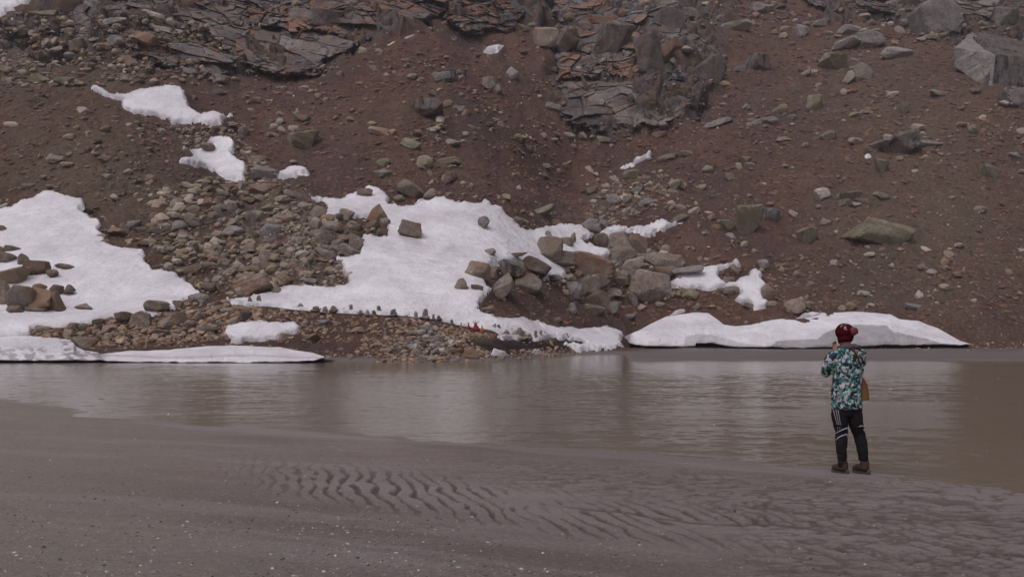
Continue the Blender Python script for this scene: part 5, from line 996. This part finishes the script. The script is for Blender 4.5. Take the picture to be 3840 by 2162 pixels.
parts = [tube([q[0] for q in TJ], [q[1] for q in TJ], 26),
         tube([pp(310, 345), pp(262, 405, .01), pp(228, 470, .02), pp(222, 515, .05), pp(240, 470, .14), pp(275, 400, .21), pp(306, 362, .25)], [.062, .066, .064, .062, .056, .05, .042], 16),
         tube([pp(505, 345), pp(518, 385, .03), pp(520, 440, .06), pp(508, 500, .11), pp(470, 440, .2), pp(420, 390, .27), pp(395, 362, .285)], [.064, .062, .058, .056, .052, .048, .04], 16)]
jk = baked('jacket', parts, M_JKT, per, .009, 5, .010, 9)
M_HOOD = cloth_mat('grey_purple_lining', (.085, .065, .075), (.12, .09, .10))
hd = [ell(pp(445, 296, -.04), (.088, .055, .032)), ell(pp(470, 288, -.05), (.06, .05, .03)), tube([pp(330, 305, .05), pp(360, 300, -.03), pp(430, 298, -.085), pp(500, 300, -.03), pp(505, 302, .05)], [.02, .024, .026, .024, .02], 10)]
baked('hood', [hd[0], hd[2]], M_HOOD, jk, .008, 4, .008, 14)
bt = tube([pp(262, 606, -.125), pp(300, 600, -.125), pp(330, 604, -.13)], [(.004, .016)] * 3, 8)
# trousers
M_TRO = cloth_mat('black_trouser_cloth', (.008, .0075, .009), (.013, .012, .013), 8, .85)
TL = [(pp(338, 812), .092), (pp(336, 880), .092), (pp(345, 960), .078), (pp(354, 1030, .02), .068), (pp(352, 1100), .064), (pp(354, 1180), .058), (pp(358, 1260), .050), (pp(362, 1318), .046)]
TR = [(pp(456, 812), .088), (pp(462, 880), .088), (pp(478, 960), .076), (pp(498, 1030, .03), .068), (pp(520, 1110, .01), .064), (pp(532, 1180), .058), (pp(538, 1230), .052), (pp(540, 1262), .050)]
parts = [tube([pp(393, 800), pp(393, 830), pp(395, 880)], [(.155, .115), (.158, .115), (.12, .1)], 20)] + [tube([q[0] for q in T_], [q[1] for q in T_], 16) for T_ in (TL, TR)]
tr = baked('trousers', parts, M_TRO, per, .008, 4, .007, 10)
b = NB('reflective_white'); M_STR = b.done((.48, .46, .47), .5)
def on_leg(T_, X, Y):
    zs = [q[0][2] for q in T_]; zz = (1365 - Y) / KZ
    cx_ = np.interp(-zz, [-q for q in zs], [q[0][0] for q in T_]); cy_ = np.interp(-zz, [-q for q in zs], [q[0][1] for q in T_]); rr = np.interp(-zz, [-q for q in zs], [q[1] for q in T_]) + .005
    dx = np.clip((X - 400) / KZ - cx_, -rr * .97, rr * .97); return np.array([cx_ + dx, cy_ - math.sqrt(rr * rr - dx * dx), zz])
for T_, line_, rd in ((TL, [(306, 1030), (325, 1008), (350, 992), (378, 984), (400, 982)], .006), (TL, [(302, 1088), (315, 1066), (340, 1048), (365, 1040), (384, 1034)], .0055), (TL, [(384, 1034), (391, 1048), (394, 1060)], .005),
                      (TR, [(466, 972), (482, 966), (500, 963), (518, 965), (530, 972)], .006), (TR, [(530, 990), (536, 1004), (544, 1018)], .005),
                      (TL, [(272, 822), (280, 880), (300, 950), (312, 1010)], .0028), (TL, [(286, 822), (294, 880), (310, 950), (322, 1000)], .0028), (TL, [(300, 822), (308, 880), (322, 950), (332, 990)], .0028)):
    v, f = tube([on_leg(T_, *q) for q in line_], [(rd, rd * .8)] * len(line_), 6); link('stripe', np_mesh('stripe', v, f, True), M_STR, tr)
# hat
b = NB('dark_red_knit'); P = b.tc.outputs['Object']
hw = b.ramp(b.math('ADD', b.noise(b.mapping(P, (1, 1, 1.4)), 17, 2, .5), 0.0), [(.60, 0.), (.64, 1.)])
M_HAT = b.done(b.mix(.0, (.062, .006, .010), (.1, .01, .02)), .95, b.bump(b.noise(P, 45, 3, .6), 1.0, .02), .02)
h0 = pp(380, 170, .02)
hat = baked('hat', [ell(h0 + (0, 0, .0), (.102, .108, .10), yaw), ell(pp(388, 215, .01), (.088, .092, .062), yaw), tube([pp(382, 228, .01), pp(385, 256, .0)], [(.082, .09), (.076, .085)], 18)], M_HAT, per, .007, 3, .004, 30)
M_POM = cloth_mat('pink_red_wool', (.16, .03, .04), (.24, .07, .08), 40)
dv, df = ICO[4]; pv = dv * (.046 * (1 + .28 * fbm(dv[:, 0] * 7, dv[:, 1] * 7 + dv[:, 2] * 5, 3, 3)))[:, None] + pp(456, 165, -.07); link('pompom', np_mesh('pompom', pv, df, False), M_POM, hat)
b = NB('white_knit'); M_WK = b.done((.32, .28, .28), .9)
for X, Y, w_, h_, t in ((362, 138, .016, .022, .3), (352, 112, .018, .005, .4), (378, 106, .018, .005, -.1), (404, 104, .014, .004, -.3), (340, 124, .008, .014, .5), (370, 152, .006, .010, 0)):
    p0 = pp(X, Y, 0); d = (p0 - h0) / np.array([.104, .110, .102]); d[1] = 0; yy = -math.sqrt(max(.02, 1 - d @ d)) * .110 + h0[1] - .004
    v = rot_y(ICO[2][0] * np.array([w_, .008, h_]), t) + np.array([p0[0], yy, p0[2]]); link('knit_motif', np_mesh('knit_motif', v, ICO[2][1], True), M_WK, hat)
# boots
M_BOOT = cloth_mat('brown_suede', (.062, .040, .028), (.042, .030, .024), 14); M_SOLE = cloth_mat('grey_rubber', (.06, .055, .055), (.09, .085, .085), 20)
for ax_, ay, T_ in ((368, 1340, TL), (548, 1336, TR)):
    k0 = pp(ax_, 1352, 0); dr = np.array([-.60, .62, 0])
    up_ = [tube([k0 + (0, .0, .115), k0 + (0, 0, .07), k0 + (0, 0, .02)], [.05, .052, .052], 14), tube([k0 - dr * .045 + (0, 0, .028), k0 + dr * .03 + (0, 0, .042), k0 + dr * .10 + (0, 0, .032), k0 + dr * .15 + (0, 0, .022)], [(.040, .036), (.046, .046), (.044, .032), (.028, .020)], 14)]
    bo = baked('boot', up_, M_BOOT, per, .007, 3, .003, 20)
    so_ = [tube([k0 - dr * .075 + (0, 0, -.006), k0 - dr * .03 + (0, 0, -.006), k0 + dr * .06 + (0, 0, -.006), k0 + dr * .12 + (0, 0, -.004), k0 + dr * .168 + (0, 0, .004)], [(.030, .018), (.046, .019), (.046, .018), (.046, .017), (.022, .013)], 14)]
    baked('sole', so_, M_SOLE, bo, .006, 2)
# shoulder bag (hangs from the person: its own thing)
b = NB('ochre_and_brown_cloth'); P = b.tc.outputs['Object']
bc = b.mix(b.ramp(b.n('ShaderNodeSeparateXYZ').outputs[2], [(0, 0.), (1, 1.)]), (.16, .09, .02), (.16, .09, .02))
sx_ = b.n('ShaderNodeSeparateXYZ'); b.L(P, sx_.inputs[0]); bz = b.ramp(b.math('ADD', b.math('MULTIPLY', sx_.outputs[2], 3.0), b.math('MULTIPLY', b.noise(P, 9, 3, .6), .3)), [(.15, (.19, .11, .022)), (.55, (.15, .075, .03)), (.9, (.13, .035, .025))])
M_BAG = b.done(bz, .8, b.bump(b.noise(P, 30, 3, .6), .4, .01), .2)
bg_o = tag(bpy.data.objects.new('shoulder_bag', None), 'ochre and brown cloth shoulder bag hanging at the right hip of the person', 'bag'); col.objects.link(bg_o)
bo_ = pp(540, 755, -.02); bg_o.location = Vector(bo_) + org
def bp(X, Y, y): return pp(X, Y, y) - bo_
prof_ = [(520, 560, .014), (528, 585, .03), (538, 620, .045), (544, 680, .055), (548, 735, .058), (549, 750, .055)]
v, f = tube([bp(x, y, -.02) for x, y, _ in prof_], [(q, .024 + .012 * i / 5) for i, (_, _, q) in enumerate(prof_)], 20)
v = v + .004 * fbm(v[:, 0] * 20, v[:, 2] * 20, 2, 6)[:, None]; link('pouch', np_mesh('pouch', v, f, True), M_BAG, bg_o)
v, f = tube([bp(522, 575, -.02), bp(518, 520, -.04), bp(512, 450, -.095), bp(490, 380, -.125), bp(450, 320, -.10), bp(420, 300, -.06)], [(.012, .004)] * 6, 8)
link('strap', np_mesh('strap', v, f, True), M_IRON if False else cloth_mat('brown_strap', (.10, .03, .025), (.07, .025, .02)), bg_o)

# ------------------------------------------------------------------ light snowfall in the air
r = np.random.default_rng(5); V = []; Fc = []; nb = 0
for i in range(420):
    D = 4 + 30 * r.uniform() ** .8; px = r.uniform(-200, 4040); py = r.uniform(-60, 2100); X = (px - CX) / F * D; z = CAMZ + (HY - py) / F * D
    if z < .15: continue
    v = ICO[1][0] * r.uniform(.002, .0042) * np.array([1, 1, 1.5]) + np.array([X, D, z]); V.append(v); Fc.append(ICO[1][1] + nb); nb += len(v)
me = np_mesh('falling_snow', np.concatenate(V), np.concatenate(Fc), True); tag(link('falling_snow', me, M_FLAKE), 'sparse white snowflakes falling through the air', 'snowflakes', None, 'stuff')
# ------------------------------------------------------------------ faint veil of the snowfall
v = [(x, y, z) for x in (-330, 330) for y in (-80, 480) for z in (-4.5, 230)]
fc = [[0, 1, 3, 2], [4, 6, 7, 5], [0, 4, 5, 1], [2, 3, 7, 6], [0, 2, 6, 4], [1, 5, 7, 3]]
hz = tag(link('haze', np_mesh('haze', v, fc)), kind='stuff')
hm = bpy.data.materials.new('thin_haze'); hm.use_nodes = True; hm.node_tree.nodes.clear()
ho = hm.node_tree.nodes.new('ShaderNodeOutputMaterial'); hv = hm.node_tree.nodes.new('ShaderNodeVolumePrincipled')
hv.inputs['Color'].default_value = (.92, .88, .92, 1); hv.inputs['Density'].default_value = .0003
hm.node_tree.links.new(hv.outputs[0], ho.inputs['Volume']); hz.data.materials.append(hm)
